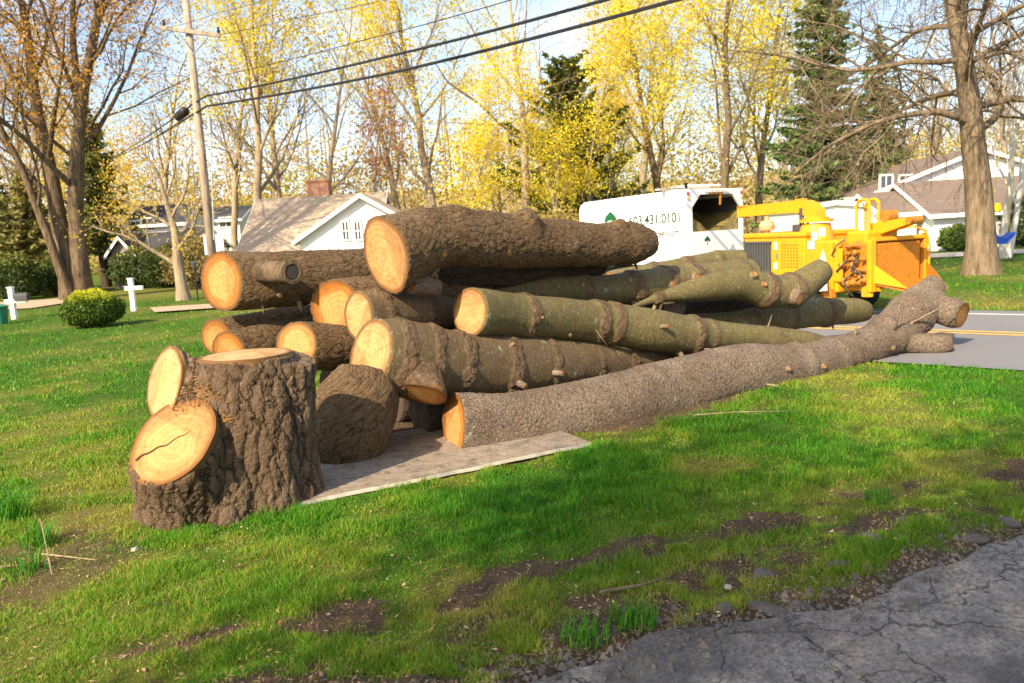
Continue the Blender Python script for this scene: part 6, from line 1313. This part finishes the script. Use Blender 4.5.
grass_patch('far_grass', 'short lawn grass beyond the log pile', 120000, 9.5, 40, .060, .42)
# weeds and dry needles at the left edge
def weed(label, x, y, n, h, seed, tone):
    r_ = np.random.default_rng(seed); c = gp(x, y); k = r_.normal(0, 1, (n, 2)); k = k / np.maximum(1, np.linalg.norm(k, axis=1) / 1.8)[:, None] * .06; xy = c[:2] + k; V = []; Q = []; T_ = []
    for i in range(n):
        p = np.array([*xy[i], 0]); a = r_.uniform(0, 6.28); d = np.array([math.cos(a), math.sin(a), 0]); L = h * r_.uniform(.5, 1.2); s_ = np.array([-d[1], d[0], 0]) * .003
        m_ = p + d * L * .25 + np.array([0, 0, L * .75]); tp_ = p + d * L * .75 + np.array([0, 0, L * .95]); o_ = len(V); V += [p - s_, p + s_, m_ + s_, m_ - s_, tp_]; Q.append((o_, o_ + 1, o_ + 2, o_ + 3)); T_.append((o_ + 3, o_ + 2, o_ + 4))
    me = mesh_np('weed_tuft', V, Q, T_); attr(me, 'tint', np.clip(tone + np.repeat(r_.normal(0, .12, n), 5), 0, 1)); return tag(link('weed_tuft', me, M['grass']), label, 'weed')
weed('tall dark green weed tuft at the left picture edge', 14, 520, 130, .22, 1, .3); weed('green weed tuft on the bare needles left of the stump', 40, 545, 110, .15, 2, .33); weed('small weed tuft below the left edge litter', 28, 572, 60, .12, 3, .2)
weed('bright grass tuft on the driveway edge', 632, 625, 150, .09, 4, .42); weed('bright grass tuft low on the driveway edge', 585, 640, 120, .08, 5, .42); weed('grass tuft by the asphalt lumps', 880, 500, 60, .08, 6, .3)
# fallen leaves, chips, needles
def litter(name, label, n, y0, y1, cols, smin, smax, where, long=1.4, mat=None):
    xy = scatter(n, y0, y1); wgt = where(xy); xy = xy[rng.random(len(xy)) < wgt]; k = len(xy); C = np.column_stack([xy, ground_z(xy) + rng.uniform(.004, .022, k)])
    nn_ = np.column_stack([rng.normal(0, .35, (k, 2)), np.ones(k)]); nn_ /= np.linalg.norm(nn_, axis=1)[:, None]; a = rng.uniform(0, 6.283, k); d = np.column_stack([np.cos(a), np.sin(a), np.zeros(k)]); e = np.cross(nn_, d); e /= np.linalg.norm(e, axis=1)[:, None]; d = np.cross(e, nn_)
    s_ = rng.uniform(smin, smax, (k, 1)); V = np.stack([C - d * s_ * long, C - e * s_ * .6, C + d * s_ * long, C + e * s_ * .6], 1).reshape(-1, 3); me = mesh_np(name, V, np.arange(k * 4).reshape(k, 4)); attr(me, 'tint', np.repeat(rng.random(k), 4)); return tag(link(name, me, leaf_mat(name, cols, 0)), label, kind='stuff')
lawn_ok = lambda xy: on_lawn(xy) * 1.0
litter('leaf_litter', 'fallen brown leaves and wood flakes in the grass', 3600, 3.0, 14, [(.08, .045, .025), (.18, .11, .06), (.32, .21, .11), (.44, .32, .19)], .004, .014, lambda q: lawn_ok(q) * (.25 + .75 * np.maximum(dirt_mask(q), dry_mask(q))))
litter('chip_litter', 'pale sawdust chips round the stump and on the soil', 9000, 3.0, 8, [(.26, .16, .07), (.40, .27, .13), (.50, .38, .22)], .003, .008, lambda q: lawn_ok(q) * np.maximum(np.exp(-((q - np.array([SX - .1, SY - .35])) ** 2).sum(1) / .75), .25 * dirt_mask(q)))
litter('needle_litter', 'dry brown needles on the bare ground', 16000, 3.0, 8, [(.16, .09, .04), (.30, .19, .09), (.42, .29, .15)], .002, .0042, lambda q: lawn_ok(q) * np.clip(np.maximum(dirt_mask(q) * .8, dry_mask(q) * .5), 0, 1), 6.0)
crumb = scatter(16000, 3.0, 12); dd_c = drive_dist(crumb); kp = rng.random(len(crumb)) < np.exp(-((dd_c - .05) / .22) ** 2) + .02 * (dd_c < 0); crumb = crumb[kp]; dd_c = dd_c[kp]; kk_ = len(crumb)
cs = rng.uniform(.004, .016, (kk_, 1)) * np.where(rng.random((kk_, 1)) < .08, 2.0, 1.0); base_t = np.array([[1, 1, -.4], [-1, 1, -.4], [0, -1.2, -.4], [0, 0, .8]]); ang_ = rng.uniform(0, 6.283, kk_); ca_, sa_ = np.cos(ang_), np.sin(ang_)
tv_ = base_t[None] * cs[:, None] * rng.uniform(.6, 1.3, (kk_, 4, 1)); tv_ = np.stack([tv_[..., 0] * ca_[:, None] - tv_[..., 1] * sa_[:, None], tv_[..., 0] * sa_[:, None] + tv_[..., 1] * ca_[:, None], tv_[..., 2]], -1)
tv_ += np.column_stack([crumb, np.where(dd_c < 0, .022, ground_z(crumb) + .004)])[:, None]; t0_ = np.arange(kk_)[:, None] * 4
cme = mesh_np('asphalt_crumbs', tv_.reshape(-1, 3), None, np.concatenate([t0_ + np.array(f) for f in ((0, 1, 3), (1, 2, 3), (2, 0, 3), (0, 2, 1))])); tag(link('asphalt_crumbs', cme, plain('asphalt_crumbs', (.13, .112, .096), .9, 0, .6, 60)), 'loose asphalt crumbs and grit along the driveway edge', kind='stuff')
def rock(name, label, x, y, sx, sy, sz, seed, mat, group=None, z=0.0, cat='stone'):
    c = gp(x, y); bm = bmesh.new(); bmesh.ops.create_icosphere(bm, subdivisions=3, radius=1)
    for v in bm.verts:
        p = np.array(v.co[:]); k = .55 + .95 * float(fbm((p * 1.9 + seed * 2.7)[None], 4, seed)[0]); v.co = Vector((p[0] * sx * k, p[1] * sy * k, max(p[2], -.35) * sz * k))
    me = bpy.data.meshes.new(name); bm.to_mesh(me); bm.free(); o = link(name, me, mat); o.location = (c[0], c[1], z + sz * .22); o.rotation_euler = (0, 0, seed * 1.3); return tag(o, label, cat, group)
asph = plain('broken_asphalt', (.10, .086, .074), .9, 0, .35, 30, .8); stone = plain('pale_stone', (.40, .33, .28), .9, 0, .2, 20, .5)
for k, (lab, x, y, a, b_, c, mt) in enumerate((('dark asphalt lump in the grass above the driveway edge', 903, 524, .055, .045, .04, asph), ('flat grey asphalt slab in the worn grass', 874, 541, .09, .05, .03, asph), ('flat dark asphalt piece beside the grass tuft', 838, 567, .07, .04, .03, asph), ('small dark lump beside the flat asphalt piece', 867, 570, .03, .025, .025, asph),
                                             ('crumbled asphalt piece lying on the soil strip', 763, 576, .05, .04, .03, asph), ('black lump at the lower driveway edge', 724, 611, .055, .035, .03, asph), ('long broken asphalt chunk loose at the driveway edge', 768, 611, .12, .05, .025, asph), ('grey broken chunk at the tip of the long asphalt chunk', 798, 609, .05, .04, .03, asph),
                                             ('dark asphalt chunk near the right picture edge', 1010, 525, .06, .04, .035, asph), ('dark chunk on the soil left of the right edge', 975, 541, .07, .05, .03, asph), ('small pale stone above the driveway', 937, 522, .035, .03, .025, stone), ('small dark pebble at the bottom of the soil strip', 496, 676, .022, .02, .02, asph), ('tan pebble on the driveway rim', 728, 588, .02, .018, .015, stone), ('pale stone in the grass below the stump', 135, 551, .03, .025, .02, stone))):
    rock('stone' if mt is stone else 'asphalt_lump', lab, x, y, a, b_, c, k + 3, mt)
def stick(label, pts, r, mat='tb_tan'):
    P = [gp(x, y, z) for x, y, z in pts]; q = MB(); q.tube(P, [r, r * .8, r * .5][:len(P)] if len(P) <= 3 else list(np.linspace(r, r * .4, len(P))), 6); return tag(q.build('stick', M[mat]), label, 'stick')
stick('pale dry stick lying left of the stump', [(42, 554, .02), (70, 557, .03), (97, 560, .02)], .006); stick('dead twig leaning over the left weeds', [(52, 575, .01), (46, 545, .12), (40, 518, .22)], .004); stick('short brown twig at the left edge litter', [(0, 567, .02), (18, 565, .03)], .008, 'tb_brown')
stick('thin pale twig in the grass below the long log', [(693, 415, .015), (735, 412, .05), (800, 411, .02)], .006); stick('short stick in the grass under the forked end', [(758, 383, .03), (778, 386, .02)], .012)
stick('dark twig on the lawn soil near the bottom', [(600, 592, .02), (640, 585, .03), (668, 577, .02)], .009, 'tb_brown')
